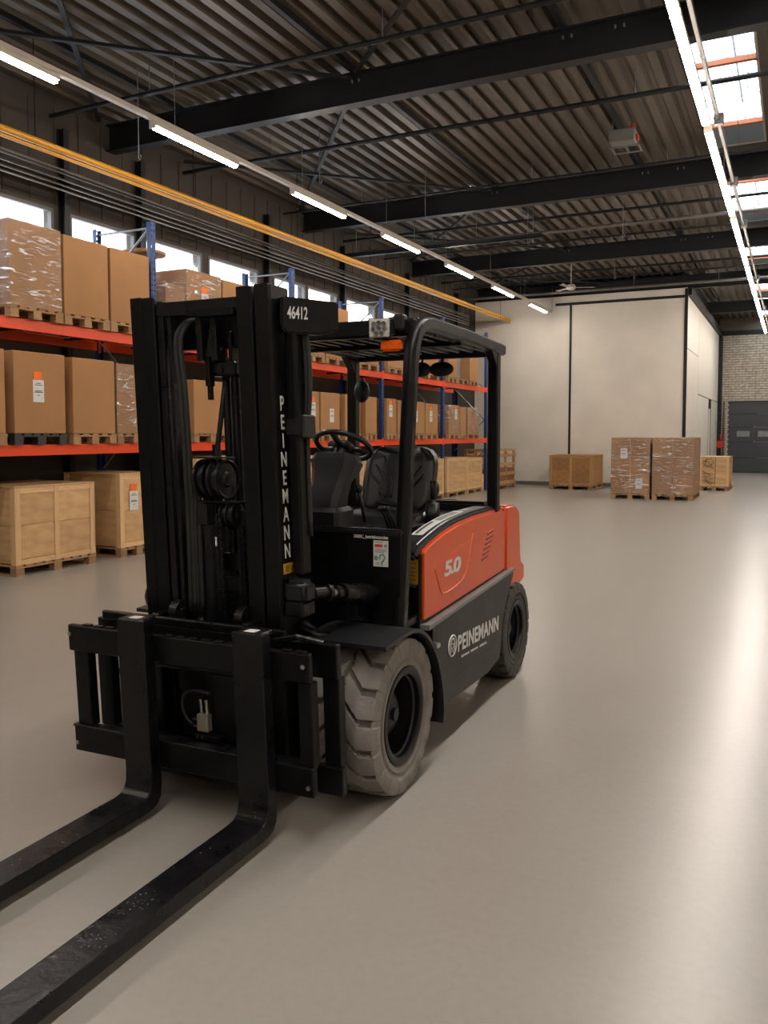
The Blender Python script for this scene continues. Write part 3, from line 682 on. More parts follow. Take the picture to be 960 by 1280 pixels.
# loads on the open floor
pallet((-5.92, 25.4, 0), 0, 1.26, 1.5, 'wooden pallet under the aged crate at the cream wall')
crate((-5.92, 25.4, PH), 0, 1.26, 1.5, .88, 'aged brown crate standing alone against the cream wall', 'crates on the open floor', mp=oldwood, mb_=oldbat)
def carton_load(x0, x1, y0, D, H_, label, plab, labs=()):
    x = (x0 + x1) / 2; L = x1 - x0
    pallet((x, y0 + D / 2, 0), 0, L, D, plab)
    o = empty('carton_stack', (x, y0 + D / 2, PH), 0, label, 'carton stack')
    h = H_ - PH; ny = int(round(D / .6))
    for j in range(3):
        for i in range(2):
            for k in range(ny):
                if j > 0 and 0 < k < ny - 1 and i == 0: pass
                MB().box(-L / 2 + i * L / 2 + .002, -L / 2 + (i + 1) * L / 2 - .004, -D / 2 + k * D / ny + .002, -D / 2 + (k + 1) * D / ny - .004, j * h / 3 + .001, (j + 1) * h / 3 - .003, .008).build('carton', cardb, o)
    film(o, L, D, 0, h)
    for (lx, lz) in labs: label_on(o, lx, -D / 2 - .009, lz, False, 1.0)
carton_load(-4.20, -3.24, 21.8, 1.5, 1.55, 'film-wrapped carton stack with white labels left of its twin', 'wooden pallet under the left wrapped carton stack', ((-.16, 1.02), (.22, .26)))
carton_load(-3.18, -2.20, 21.75, 1.6, 1.55, 'film-wrapped carton stack right of the labelled one', 'wooden pallet under the right wrapped carton stack')
pallet((-2.06, 26.6, 0), 0, .82, 1.3, 'wooden pallet under the sprayed crate near the dark door')
o = crate((-2.06, 26.6, PH), 0, .80, 1.3, .85, 'pine crate with black scrawl near the dark sectional door', 'crates on the open floor', cols=1, rows=2)
g = MB(); yy = -.66
for pts in ([(-.34, .62), (-.22, .74), (-.08, .78), (-.02, .66), (-.14, .56), (-.3, .58), (-.2, .7), (-.1, .6), (-.05, .5), (.0, .48)], [(.03, .82), (.02, .02)], [(-.34, .42), (-.1, .3), (-.3, .28), (-.05, .18), (-.32, .12), (.0, .08)], [(-.2, .8), (-.26, .6), (-.12, .52)], [(-.34, .34), (-.02, .36), (-.25, .2), (-.1, .02)]):
    g.tube([(a, yy, b + .02) for a, b in pts], .007, 5)
g.build('scrawl', black_ink, o, kind='stuff', label='black scrawled marker lines')

# ================================================================== the forklift (local: -y towards the forks, +x its left side facing the viewer)
TH = R(1.3)
_O = Vector((-1.608, 3.37, 0)) - Vector((math.cos(TH), math.sin(TH), 0)) * .70
fl = empty('forklift', _O, TH, 'large black and orange-red electric forklift parked on the open floor', 'forklift')
def tilt(co): return Vector((co.x, co.y - (co.z - .8) * .061, co.z))
def TM(): return MB(tilt)

# ---- tyres with moulded lugs
def tyre_mesh(name, m, Ro, W, nl, nu, nv, depth=.030, phase=0.):
    """one closed skin: tread with chevron grooves, shoulders, sidewall down to the rim"""
    b = MB(); prof = []
    Ri = Ro * .60
    # profile from outer rim lip over the tread to the inner rim lip: (u across width, base radius, tread flag)
    def sm(x, a, b_): t = min(1, max(0, (x - a) / (b_ - a))); return t * t * (3 - 2 * t)
    side = [(-W / 2 + .022, Ri), (-W / 2 + .008, Ri + .012), (-W / 2 + .004, Ri + .035), (-W / 2 + .012, Ri + .045), (-W / 2 + .006, Ri + .055), (-W / 2, Ro - .075), (-W / 2 - .001, Ro - .05), (-W / 2, Ro - .03), (-W / 2 + .006, Ro - .012)]
    tread = [(-W / 2 + .014 + (W - .028) * j / (nv - 1), Ro - .010 * abs(2 * j / (nv - 1) - 1) ** 4) for j in range(nv)]
    allp = side + tread + [(-u, r) for u, r in side[::-1]]
    P = 2 * math.pi / nl
    g = .10                                            # groove half width as a fraction of the pitch
    def groove(u, th):
        s = 1 if u >= 0 else -1
        a = abs(u) / (W / 2)
        ph = th / P + phase + (.5 if s < 0 else 0)
        # centre line of the transverse groove: flat at the shoulder, slanting to the middle
        if a > .55: c = .0
        else: c = (.55 - a) * 1.35
        d = abs(((ph + c + .5) % 1) - .5)
        w = g * (1.15 if a > .55 else .75) + .05 * max(0, a - .8)
        v = 1 - sm(d, w * .9, w * 1.12)
        # zig-zag groove near the middle that joins the slants
        ctr = .10 * (abs(((th / P * 2 + phase * 2) % 2) - 1) - .5) * 2 * .5
        d2 = abs(u / (W / 2) - ctr)
        v2 = (1 - sm(d2, .035, .06))
        # thin slit across each inner half of the lug
        d3 = abs(((ph - (.55 - a) * .9 + .42 + .5) % 1) - .5)
        v3 = (1 - sm(d3, .025, .05)) * (.8 if a < .5 else 0)
        return max(v, v2 * .85)
    def f(i, j):
        th = 2 * math.pi * i / nu; u, r = allp[j]
        if len(side) - 3 <= j < len(allp) - len(side) + 3:
            k = groove(u, th)
            # shoulder fades the groove out down the sidewall
            fade = 1 if len(side) - 1 <= j < len(allp) - len(side) + 1 else .55
            if j in (len(side) - 1, len(allp) - len(side)): fade = .9
            r -= depth * k * (1 if len(side) <= j < len(allp) - len(side) else 0)
            if fade != 1: u *= 1 - .05 * k * fade
        return Vector((u, r * math.cos(th), r * math.sin(th)))
    b.grid(f, nu, len(allp), True)
    bmesh.ops.recalc_face_normals(b.bm, faces=b.bm.faces[:])
    return b.mesh(name, m, 34)
def wheel(name, me, cx, cy, Ro, W, sgn, label, dark=False):
    o = bpy.data.objects.new(name, me); COL.objects.link(o); o.parent = fl; o.location = (cx, cy, Ro); o['label'] = label
    o.rotation_euler = (0, 0, 0 if sgn > 0 else math.pi)
    s = W / 2; Ri = Ro * .60
    MB().lathe([(s - .06, Ri - .035), (s - .012, Ri - .03), (s - .004, Ri - .012), (s - .006, Ri + .006), (s - .024, Ri + .008), (-s + .03, Ri + .005)], (0, 0, 0), 'x', 56, False).build('rim_lip', rimm, o, 40)
    MB().lathe([(s - .06, Ri - .034), (s - .13, Ri - .05), (s - .15, Ri * .62), (s - .125, Ri * .55), (s - .12, .02)], (0, 0, 0), 'x', 56, False).build('rim', rimm, o, 40)
    MB().lathe([(s - .045, Ri - .040), (s - .034, Ri - .036), (s - .034, Ri - .026), (s - .045, Ri - .022)], (0, 0, 0), 'x', 56, False).build('rim_edge', plastic, o, True)  # paler ring added as the highlight on the rim lip
    MB().lathe([(s - .14, .10), (s - .085, .095), (s - .068, .07), (s - .066, .03), (s - .05, .028), (s - .05, .001)], (0, 0, 0), 'x', 28, False).build('hub', plastic, o, 40)
    for k in range(8):
        a = 2 * math.pi * k / 8
        p = (Ri * .60 * math.cos(a), Ri * .60 * math.sin(a)); MB().cyl((s - .16, *p), (s - .108, *p), .017, 6).build('wheel_nut', plastic, o)
ft = tyre_mesh('front_tyre', tyrem, .36, .34, 17, 680, 64)
rt = tyre_mesh('rear_tyre', tyred, .325, .24, 20, 440, 34, .02)
wheel('front_tyre', ft, .745 - .17, .06, .36, .34, 1, 'large grey lugged front tyre facing the viewer')
wheel('front_tyre', ft, -.68 + .17, .05, .36, .34, -1, 'grey front tyre on the far side')
wheel('rear_tyre', rt, .70 - .12, 2.07, .325, .24, 1, 'smaller dark rear tyre facing the viewer')
wheel('rear_tyre', rt, -.70 + .12, 2.07, .325, .24, -1, 'smaller dark rear tyre on the far side')
MB().cyl((-.42, .05, .36), (.42, .05, .36), .11, 20).box(-.36, .36, -.05, .2, .2, .6, .02).build('front_axle', black, fl)
MB().box(-.46, .46, 1.98, 2.16, .22, .44, .03).build('rear_axle', black, fl)

# ---- chassis, body sides, counterweight, hood
MB().box(-.56, .56, .2, 1.95, .22, .70, .01).build('chassis', black, fl)
def side_panel(sgn):
    pts = [(.55, .62), (.55, .675), (1.97, .742), (1.95, .70), (1.905, .66), (1.84, .60), (1.78, .53), (1.73, .44), (1.70, .34), (1.66, .225), (1.43, .195), (.70, .215), (.62, .24), (.60, .36), (.56, .5)]
    a, b = (.60, .70) if sgn > 0 else (-.70, -.60)
    o = MB().prism(pts, 'x', a, b, .004).build('side_skirt', charcoal, fl, label='charcoal lower side panel')
    # pressed lower field, ledge on top
    x = .7005 * sgn
    MB().prism([(.45, .664), (.45, .692), (.545, .692), (2.0, .758), (2.0, .735), (1.97, .738), (.55, .672)], 'x', .60 * sgn, .703 * sgn if sgn > 0 else .703 * sgn, .002).build('ledge', ledge_m, o)
    MB().box(min(.6 * sgn, .7 * sgn), max(.6 * sgn, .7 * sgn), .50, .56, .40, .672, .004).build('front_return', black, o)
    return o
sk = side_panel(1); side_panel(-1)
MB().prism([(.62, .26), (.9, .245), (1.58, .235), (1.62, .33), (1.5, .345), (.66, .33)], 'x', .7, .7025, .001).build('pressed_field', charcoal, sk)
# red side covers
TOP = [(.40, 1.035), (.45, 1.062), (.55, 1.086), (.66, 1.108), (.76, 1.126), (.9, 1.143), (1.0, 1.153), (1.27, 1.166), (1.6, 1.168), (1.88, 1.158)]
def red_cover(sgn):
    pts = [(.46, 1.062)] + TOP[2:] + [(1.88, .756), (.46, .697)]
    o = MB().prism(pts, 'x', .612 * sgn, .665 * sgn, .014, 2).build('side_cover', redm, fl, 30, label='orange-red side cover')
    return o
rc = red_cover(1); red_cover(-1)
# raised rib framing the recess (lower curve) and the crease above it
def ribpath(pts, r, m, nm, par, x=.664):
    def cr(P, n=8):
        out = []
        for i in range(len(P) - 1):
            p0, p1, p2, p3 = P[max(i - 1, 0)], P[i], P[i + 1], P[min(i + 2, len(P) - 1)]
            for k in range(n):
                t = k / n
                out.append(tuple(.5 * ((2 * p1[a]) + (-p0[a] + p2[a]) * t + (2 * p0[a] - 5 * p1[a] + 4 * p2[a] - p3[a]) * t * t + (-p0[a] + 3 * p1[a] - 3 * p2[a] + p3[a]) * t ** 3) for a in range(2)))
        return out + [P[-1]]
    q = [(x, a, b) for a, b in cr(pts)]
    return MB().tube(q, r, 8, prof=[(-r, 0), (-r * .5, r * .42), (r * .5, r * .42), (r, 0)] if m is redm else None, up=(1, 0, 0) if False else None).build(nm, m, par, True)
RP = [(.625, .985), (.618, .95), (.66, .885), (.70, .825), (.73, .80), (.79, .795), (.93, .805), (1.04, .822), (1.10, .855), (1.15, .92), (1.19, .99), (1.22, 1.07)]
MB().tube([(.664, a, b) for a, b in RP[1:]], .006, 8).build('recess_rim', redm, rc, True)
# shallow dished field inside the rim
fld = [(.66, .965), (.645, .945), (.68, .885), (.72, .83), (.79, .812), (.93, .82), (1.03, .838), (1.08, .87), (1.13, .93), (1.17, 1.0), (1.19, 1.045), (1.0, 1.022), (.8, .99)]
MB().prism(fld, 'x', .660, .6662, .001).build('recess_field', redm, rc)
t = MB().text('5.0', .110, side_M(.6668, .885, .922) @ Matrix(((1, .22, 0, 0), (0, 1, 0, 0), (0, 0, 1, 0), (0, 0, 0, 1))), bold=.0035, xs=2.15, spacing=.86)
t.build('lettering', white_ink, rc, label='white 5.0 lettering')
for k in range(6):
    y0 = 1.385 + k * .018 + (.004 * k); z = .893 + k * .029; l = (.13, .13, .14, .15, .15, .12)[k]
    s_ = MB().prism([(y0, z), (y0 + l, z + .012), (y0 + l, z + .018), (y0, z + .006)], 'x', .6655, .671, .001).build('louvre', redm, rc)
    MB().prism([(y0, z - .010), (y0 + l, z + .002), (y0 + l, z + .011), (y0, z - .001)], 'x', .663, .6662).build('louvre_slot', black, s_)
# counterweight
cw = [(1.89, .74), (1.89, 1.175), (2.0, 1.178), (2.10, 1.168), (2.17, 1.145), (2.205, 1.11), (2.235, .83), (2.25, .775), (2.32, .745), (2.335, .72), (2.335, .64), (2.30, .62), (2.20, .60), (2.10, .545), (2.02, .565), (1.965, .62)]
o = MB().prism(cw, 'x', -.672, .672, .028, 3).build('counterweight', redm, fl, 35, label='orange-red cast counterweight')
MB().prism([(2.15, 1.12), (2.3, .8), (2.46, .76), (2.5, .6), (2.45, .45), (2.2, .45), (1.95, .6), (1.95, 1.1)], 'x', -.42, .42, .05, 2).build('rear_bulge', redm, o, 35)
MB().box(-.3, .3, 1.97, 2.03, 1.16, 1.2, .015).build('grab_lip', plastic, o)
# hood: black deck with raised rim
HD = [(y, z - .004) for y, z in TOP]
for sgn in (-1, 1):
    mb = MB()
    prof = [(y, z - .02) for y, z in TOP] + [(y, z + .028 * min(1, (2.0 - y) * 4) * (1 if y > .42 else .6)) for y, z in TOP[::-1]]
    mb.prism(prof, 'x', .53 * sgn, .648 * sgn, .012, 2)
    hd = mb.build('hood_rim', plastic, fl, 30)
MB().prism([(.62, .7), (.62, 1.06), (.72, 1.10), (1.9, 1.145), (1.9, .7)], 'x', -.535, .535, .01).build('hood', plastic, fl, 30)
MB().box(-.56, .56, 1.80, 1.9, 1.14, 1.205, .02, seg=2).build('hood_rear_rim', plastic, fl, 30)
MB().box(-.60, -.52, .7, 1.86, 1.14, 1.215, .02, seg=2).build('hood_far_rim', plastic, fl, 30)
def on_rim(y0, y1, x0, x1, dz, nm, m, par, lab=None):
    ys = [y0] + [y for y, z in TOP if y0 < y < y1] + [y1]
    def zt(y):
        for (a, za), (b, zb) in zip(TOP, TOP[1:]):
            if a <= y <= b: return za + (zb - za) * (y - a) / (b - a) + .028
    return MB().prism([(y, zt(y) + dz) for y in ys] + [(y, zt(y) + dz + .001) for y in ys[::-1]], 'x', x0, x1).build(nm, m, par, label=lab)
st = on_rim(.60, 1.25, .538, .602, .0005, 'instruction_sticker', paper, hd, 'white instruction sticker with dark print')
on_rim(.62, .86, .55, .565, .0017, 'print', black_ink, st); on_rim(.9, 1.2, .55, .59, .0017, 'print', grey_ink, st); on_rim(1.27, 1.42, .55, .60, .0005, 'data_plate', rackgrey, hd)
MB().tube([(.630, y, z + .03) for y, z in TOP[1:6]], .005, 6).build('rim_edge', rackgrey, hd)
la = MB().box(.50, .60, .44, .56, 1.06, 1.10, .015).build('hood_latch', plastic, fl); MB().box(.52, .58, .437, .47, 1.07, 1.09, .004).build('latch_handle', rackgrey, la)
# pillar behind the front cowl with the yellow sticker
MB().box(.50, .652, .445, .60, .66, 1.05, .006).build('door_pillar', black, fl)
yb = MB().box(.567, .642, .4425, .4455, .895, 1.02, .0).build('yellow_sticker', yellow_lab, fl, label='yellow information sticker')
g = MB()
for k in range(5): g.box(.575, .634, .4418, .4426, .915 + k * .02, .921 + k * .02)
g.build('print', mat('brown_print', (.25, .11, .01), .6), yb, kind='stuff')
MB().box(.53, .6, .40, .50, .60, .88, .01).tube([(.56, .42, .86), (.60, .40, .90), (.64, .42, .885)], .012, 6).build('hose_bracket', black2, fl)

# ---- front cowl
cx0, cy = -.62, .20
co = MB().box(cx0, .385, cy, cy + .02, .70, 1.18, .003).box(.505, .655, cy, cy + .02, .70, 1.18, .003).box(.385, .505, cy, cy + .02, .905, 1.18).box(.385, .505, cy, cy + .02, .70, .745).build('front_cowl', black, fl)
MB().box(cx0, .655, cy - .012, cy + .05, 1.165, 1.195, .008, seg=2).build('cowl_top_rail', plastic, co)
MB().box(.38, .51, cy + .1, cy + .11, .72, .93).build('recess_back', rimm, co)
MB().box(cx0, .64, cy + .02, .64, .70, .74, .004).build('floor_plate', black2, co)
lb = MB().box(.512, .590, cy - .0015, cy, 1.015, 1.14).build('safety_label', paper, co, label='white safety label with red bar and green pictograms')
MB().box(.520, .560, cy - .0025, cy - .0015, 1.108, 1.122).build('red_bar', red_ink, lb)
MB().cyl((.576, cy - .0025, 1.115), (.576, cy - .0015, 1.115), .008, 16).build('round_mark', grey_ink, lb)
MB().cyl((.526, cy - .0025, 1.055), (.526, cy - .0015, 1.055), .011, 16).build('pictogram', green_ink, lb)
MB().tube([(.545, cy - .002, 1.05), (.547, cy - .002, 1.07), (.562, cy - .002, 1.075), (.573, cy - .002, 1.062), (.566, cy - .002, 1.045), (.556, cy - .002, 1.038), (.556, cy - .002, 1.022)], .004, 6).build('pictogram', green_ink, lb)
g = MB()
for z, w in ((1.132, .04), (1.098, .06), (1.090, .06), (1.084, .05), (1.031, .025), (1.024, .025)): g.box(.52, .52 + w, cy - .0025, cy - .0015, z - .0015, z + .0015)
g.build('print', grey_ink, lb, kind='stuff')
MB().text('3000C_betriebstunden', .023, front_M(.498, cy - .001, 1.155), xs=.86, bold=.0006).build('lettering', white_ink, co, label='small white lettering on the cowl')

# ---- steering column, wheel, levers
def loft(rings, name, m, par, smooth=35, bev=0):
    b = MB(); bm_ = b.bm; V = [[bm_.verts.new(p) for p in r_] for r_ in rings]; n = len(V[0])
    for k in range(len(V) - 1):
        for i in range(n): bm_.faces.new((V[k][i], V[k][(i + 1) % n], V[k + 1][(i + 1) % n], V[k + 1][i]))
    bm_.faces.new(V[0][::-1]); bm_.faces.new(V[-1]); bmesh.ops.recalc_face_normals(bm_, faces=bm_.faces[:])
    return b.build(name, m, par, smooth)
def ring(cx, cy_, z, w, d, c=.035, tz=0.):
    P = [(-w + c, -d), (w - c, -d), (w, -d + c), (w, d - c), (w - c, d), (-w + c, d), (-w, d - c), (-w, -d + c)]
    return [(cx + x, cy_ + y, z + tz * y) for x, y in P]
sc_ = loft([ring(.165, .34, 1.275, .105, .08, .03), ring(.175, .35, 1.33, .10, .075, .03), ring(.185, .385, 1.40, .095, .07, .03), ring(.185, .43, 1.455, .12, .075, .04, -.3), ring(.185, .445, 1.50, .132, .085, .045, -.3), ring(.185, .45, 1.532, .118, .075, .04, -.3), ring(.185, .455, 1.54, .09, .05, .03, -.3)], 'steering_column', plastic, fl)
loft([ring(.165, .33, 1.14, .135, .10, .02), ring(.165, .33, 1.26, .133, .10, .02), ring(.165, .33, 1.28, .118, .085, .02)], 'column_base', plastic, fl)
MB().cyl((.185, .455, 1.52), (.185, .50, 1.575), .035, 16).build('column_neck', plastic, fl)
wc = Vector((.19, .51, 1.585)); nrm = Vector((0, .50, .86)).normalized(); ux = Vector((1, 0, 0)); uy = nrm.cross(ux)
def wp(a, r_, h=0.): return wc + (ux * math.cos(a) + uy * math.sin(a)) * r_ + nrm * h
sw_ = MB().tube([wp(2 * math.pi * k / 40, .148) for k in range(40)], .0145, 10, closed=True, up=nrm).build('steering_wheel', vinyl, fl, True)
MB().tube([wp(0, .0), wp(.25, .07, -.01), wp(.3, .145)], .016, 8).build('spoke', vinyl, sw_, True); MB().tube([wp(math.pi, 0), wp(math.pi - .25, .07, -.01), wp(math.pi - .3, .145)], .016, 8).build('spoke', vinyl, sw_, True)
MB().tube([wp(-1.57, 0), wp(-1.57, .07, -.01), wp(-1.57, .145)], .018, 8).build('spoke', vinyl, sw_, True)
MB().lathe([(-.03, .03), (-.02, .055), (.005, .058), (.018, .04), (.02, .001)], (0, 0, 0), 'z', 24).build('wheel_hub', plastic, sw_, True).matrix_local = Matrix.Translation(wc) @ nrm.to_track_quat('Z', 'Y').to_matrix().to_4x4()
kp = wp(2.55, .148)
MB().cyl(kp, kp + nrm * .035, .009, 8).sphere(kp + nrm * .052, .023, 14).build('steering_knob', plastic, sw_, True)
MB().tube([(.06, .44, 1.50), (-.02, .42, 1.535), (-.045, .41, 1.545)], .008, 8).cyl((-.02, .42, 1.535), (-.10, .40, 1.56), .014, 8, r1=.02).build('direction_lever', plastic, fl, True)
MB().tube([(.36, .42, 1.2), (.35, .40, 1.30), (.335, .40, 1.36)], .011, 8).sphere((.335, .40, 1.37), .022, 10).build('brake_lever', plastic, fl, True)
for k in range(3): MB().tube([(.40 + k * .02, .62, 1.15), (.385 + k * .02, .60, 1.22), (.37 + k * .02, .585, 1.25)], .008, 6).sphere((.37 + k * .02, .585, 1.255), .016, 8).build('hydraulic_lever', plastic, fl, True)
MB().cyl((.33, .52, .78), (.33, .52, 1.17), .02, 10).box(.28, .40, .45, .56, 1.08, 1.16, .01).build('lever_stand', plastic, fl)

# ---- seat
seat = MB()
def cushion(cx, y0, y1, zb, zt, w, n=16):
    def f(i, j):
        u = -1 + 2 * i / n; v = j / n
        x = cx + u * w; y = y0 + (y1 - y0) * v
        e = (1 - abs(u) ** 6) * (1 - abs(2 * v - 1) ** 8)
        z = zb + (zt - zb) * max(0, e) ** .35
        z += .022 * abs(u) ** 2.2 * (1 if abs(u) < .93 else .5) - .012 * math.exp(-((abs(u) - .55) / .05) ** 2)
        return Vector((x, y, z))
    return f
st_ = MB().grid(cushion(.23, .70, 1.16, 1.09, 1.205, .235), 17, 17).box(.0, .46, .71, 1.15, 1.06, 1.10, .01).build('seat_cushion', vinyl, fl, True)
MB().box(.06, .42, .76, 1.16, .98, 1.06, .02).build('seat_base', plastic, fl)
# backrest: outline with rounded shoulders, padded, pressed ribs
def back_f(n=30):
    cxb = .235
    def f(i, j):
        v = j / n; z = 1.20 + .37 * v
        # half width profile
        hw = .205 + .018 * math.sin(math.pi * min(1, v * 1.1)) - .085 * max(0, (v - .72) / .28) ** 3 - .06 * max(0, (.14 - v) / .14) ** 2
        u = -1 + 2 * i / n
        x = cxb + u * hw
        bolster = .055 * abs(u) ** 2.2
        y = 1.06 + .11 * v - bolster
        edge = max(abs(u) ** 12, abs(2 * v - 1) ** 14)
        y += .05 * edge
        return Vector((x, y, z))
    return f
bk = MB().grid(back_f(), 31, 31)
sb = bk.build('seat_backrest', vinyl, fl, True)
def on_back(u, v):
    f_ = back_f(); p = f_((u + 1) * 15, v * 30); return (p.x, p.y - .003, p.z)
for sg in (-1, 1):
    for k, (ua, va, ub, vb) in enumerate(((.14, .20, .50, .86), (.30, .20, .66, .72), (.46, .24, .78, .60))):
        pts = [on_back(sg * ua, va + (.45 - va) * t_ / 4 - k * .03 * t_ / 4) for t_ in range(5)] + [on_back(sg * (ua + (ub - ua) * t_ / 4), (.45 - k * .03) + (vb - .45 + k * .03) * t_ / 4) for t_ in range(1, 5)]
        MB().tube(pts, .0065, 8).build('backrest_piping', vinyl, sb, True)
MB().tube([on_back(-.55 + 1.1 * t_ / 10, .13 - .05 * math.sin(math.pi * t_ / 10)) for t_ in range(11)], .007, 8).build('backrest_piping', vinyl, sb, True)
rings = []
for v, hw in ((0, .17), (.1, .205), (.4, .223), (.72, .223), (.86, .21), (.95, .18), (1.0, .13)):
    z = 1.20 + .37 * v; y = 1.085 + .11 * v
    rings.append([(.235 - hw, y - .02, z), (.235 + hw, y - .02, z), (.235 + hw * .98, y + .05, z), (.235 + hw * .7, y + .085, z), (.235 - hw * .7, y + .085, z), (.235 - hw * .98, y + .05, z)])
loft(rings, 'backrest_shell', vinyl, sb, 50)
MB().box(.45, .49, 1.0, 1.16, 1.10, 1.27, .02, seg=2).cyl((.47, 1.10, 1.27), (.47, 1.10, 1.38), .018, 10).sphere((.47, 1.12, 1.33), .035, 10, (.7, 1, 1.4)).build('seat_hinge', plastic, sb, True)
MB().tube([(.47, .98, 1.12), (.485, .88, 1.14), (.48, .82, 1.13)], .014, 8).build('seat_lever', plastic, sb, True)
MB().tube([(.45, 1.12, 1.25), (.43, 1.0, 1.2), (.44, .94, 1.17)], .01, 6).build('seat_belt', vinyl, sb, True); MB().box(.425, .455, .90, .95, 1.16, 1.185, .004).build('belt_buckle', chrome, sb)

# ---- overhead guard
GX0, GX1 = -.36, .64
def rr(w, h, c): return [(-w + c, -h), (w - c, -h), (w, -h + c), (w, h - c), (w - c, h), (-w + c, h), (-w, h - c), (-w, -h + c)]
def catmull(P, n=6):
    P = [Vector(p) for p in P]; out = []
    for i in range(len(P) - 1):
        p0, p1, p2, p3 = P[max(i - 1, 0)], P[i], P[i + 1], P[min(i + 2, len(P) - 1)]
        for k in range(n):
            t_ = k / n; out.append(.5 * ((2 * p1) + (p2 - p0) * t_ + (2 * p0 - 5 * p1 + 4 * p2 - p3) * t_ * t_ + (3 * p1 - p0 - 3 * p2 + p3) * t_ ** 3))
    return out + [P[-1]]
for x, nm in ((GX1, ''), (GX0, '')):
    pth = catmull([(x, .215, .72), (x, .26, 1.1), (x, .31, 1.6), (x, .355, 1.98)], 4)[:-1] + catmull([(x, .355, 1.98), (x, .375, 2.07), (x, .42, 2.145), (x, .49, 2.19), (x, .58, 2.205)], 6)[:-1] + [(x, .58, 2.205), (x, 1.1, 2.205), (x, 1.75, 2.19), (x, 1.84, 2.185)]
    gd = MB().tube(pth, 0, prof=rr(.032, .034, .012), up=(1, 0, 0)).build('guard_frame', black, fl, 45)
    MB().tube([(x + (.018 if x > 0 else -.018), p[1] - .006, p[2] + .003) for p in [Vector(q) for q in pth[2:-2]]], .014, 8).build('frame_highlight', mat('grey_edge_highlight', (.04, .04, .042), .3), gd, True)  # highlight along the guard frame, put into a paler bead
    # rear post
    MB().box(x - .045, x + .022, 1.70, 1.77, 1.15, 2.17, .008).build('rear_post', black, gd)
    MB().prism([(1.58, 2.165), (1.70, 2.165), (1.70, 2.06), (1.67, 2.09)], 'x', x - .03, x + .02, .004).build('gusset', black, gd)
# header and roof bars
MB().box(GX0, GX1, .40, .47, 2.13, 2.215, .012).build('front_header', black, fl)
MB().box(GX0, GX1, .44, .60, 2.20, 2.222, .006).build('roof_lip', plastic, fl)
MB().box(GX0, GX1, 1.76, 1.82, 2.14, 2.20, .01).build('rear_header', black, fl)
MB().box(GX0, GX1, 1.08, 1.12, 2.145, 2.165, .004).build('middle_stay', black, fl)
nb = 11
for k in range(nb):
    x = GX0 + .07 + (GX1 - GX0 - .14) * k / (nb - 1)
    MB().box(x - .012, x + .012, .46, 1.77, 2.165, 2.205, .004).build('roof_bar', black2, fl)
MB().box(GX0 + .05, GX1 - .05, .6, 1.7, 2.212, 2.217).build('roof_plate', mat('smoked_roof_panel', (.03, .03, .032), .3), fl)
# work lamp, indicator, mirrors
wk = empty('work_lamp', (.485, .345, 2.163)); wk.parent = fl
MB().box(-.062, .062, -.02, .05, -.052, .052, .022, seg=3).build('lamp_body', plastic, wk, 40)
MB().box(-.055, .055, -.026, -.015, -.046, .046, .022, seg=3).build('lamp_lens', lensm, wk, 40)
for (a, b) in ((-.026, .02), (.0, .024), (.026, .02), (-.03, -.005), (.0, -.001), (.03, -.005), (-.014, -.027), (.014, -.027)): MB().lathe([(0, .0135), (-.004, .013), (-.004, .010), (.0, .009)], (a, -.027, b), 'y', 16).build('led_reflector', grey_ink, wk)
MB().tube([(.03, .02, .04), (.07, .05, .055), (.10, .05, .03)], .014, 8).box(.05, .11, .02, .08, -.01, .07, .01).build('lamp_bracket', plastic, wk)
ind = MB().box(.478, .590, .345, .39, 2.052, 2.106, .010, seg=2).build('turn_indicator', amber, fl, 30)
MB().box(.47, .60, .385, .41, 2.045, 2.115, .006).build('indicator_base', plastic, ind)
for (x, y, s_) in ((.31, 1.62, 1.), (.18, 1.6, .8)):
    m_ = MB().sphere((x, y + .01, 2.06), 1, 20, (.085 * s_, .03, .048)).build('mirror', plastic, fl, True)
    MB().tube([(x, y + .02, 2.09), (x, y + .04, 2.15), (x, y + .05, 2.2)], .008, 8).build('mirror_arm', plastic, m_)
MB().sphere((-.25, 1.62, 1.93), .07, 14, (.8, .6, 1.1)).tube([(-.25, 1.64, 1.98), (-.28, 1.70, 2.02)], .012).build('alarm_horn', plastic, fl, True)

# ---- front fenders
def fender(sgn):
    b = MB(); prof = ([(-.23, .748), (-.18, .752)] if sgn > 0 else []) + [(-.08, .758), (.02, .762), (.10, .757), (.18, .735), (.27, .685), (.35, .61), (.42, .51), (.463, .40), (.485, .29), (.478, .20)]
    top = catmull([(0, y, z) for y, z in prof], 4)
    P = [(p.y, p.z) for p in top]; Q = [(p.y * 1.0 - .004, p.z - .016) for p in top[::-1]]
    # build as strip ribbon with thickness
    bm_ = b.bm; x0, x1 = (.36, .775) if sgn > 0 else (-.70, -.36)
    rows = []
    for p in top:
        k = top.index(p); t_ = (top[min(k + 1, len(top) - 1)] - top[max(k - 1, 0)]).normalized(); n_ = Vector((0, -t_.z, t_.y))
        a = p; c = p - n_ * .018
        xi = x0 if sgn > 0 else x0
        rows.append([bm_.verts.new((x0, a.y, a.z)), bm_.verts.new((x1, a.y, a.z)), bm_.verts.new((x1, c.y, c.z)), bm_.verts.new((x0, c.y, c.z))])
    for k in range(len(rows) - 1):
        for i in range(4): bm_.faces.new((rows[k][i], rows[k][(i + 1) % 4], rows[k + 1][(i + 1) % 4], rows[k + 1][i]))
    bm_.faces.new(rows[0][::-1]); bm_.faces.new(rows[-1]); bmesh.ops.recalc_face_normals(bm_, faces=bm_.faces[:])
    return b.build('front_fender', rubber if False else plastic, fl, 40)
fd = fender(1); fender(-1)
MB().box(.70, .745, .46, .50, .575, .60, .006).build('fender_clip', chrome, fd)
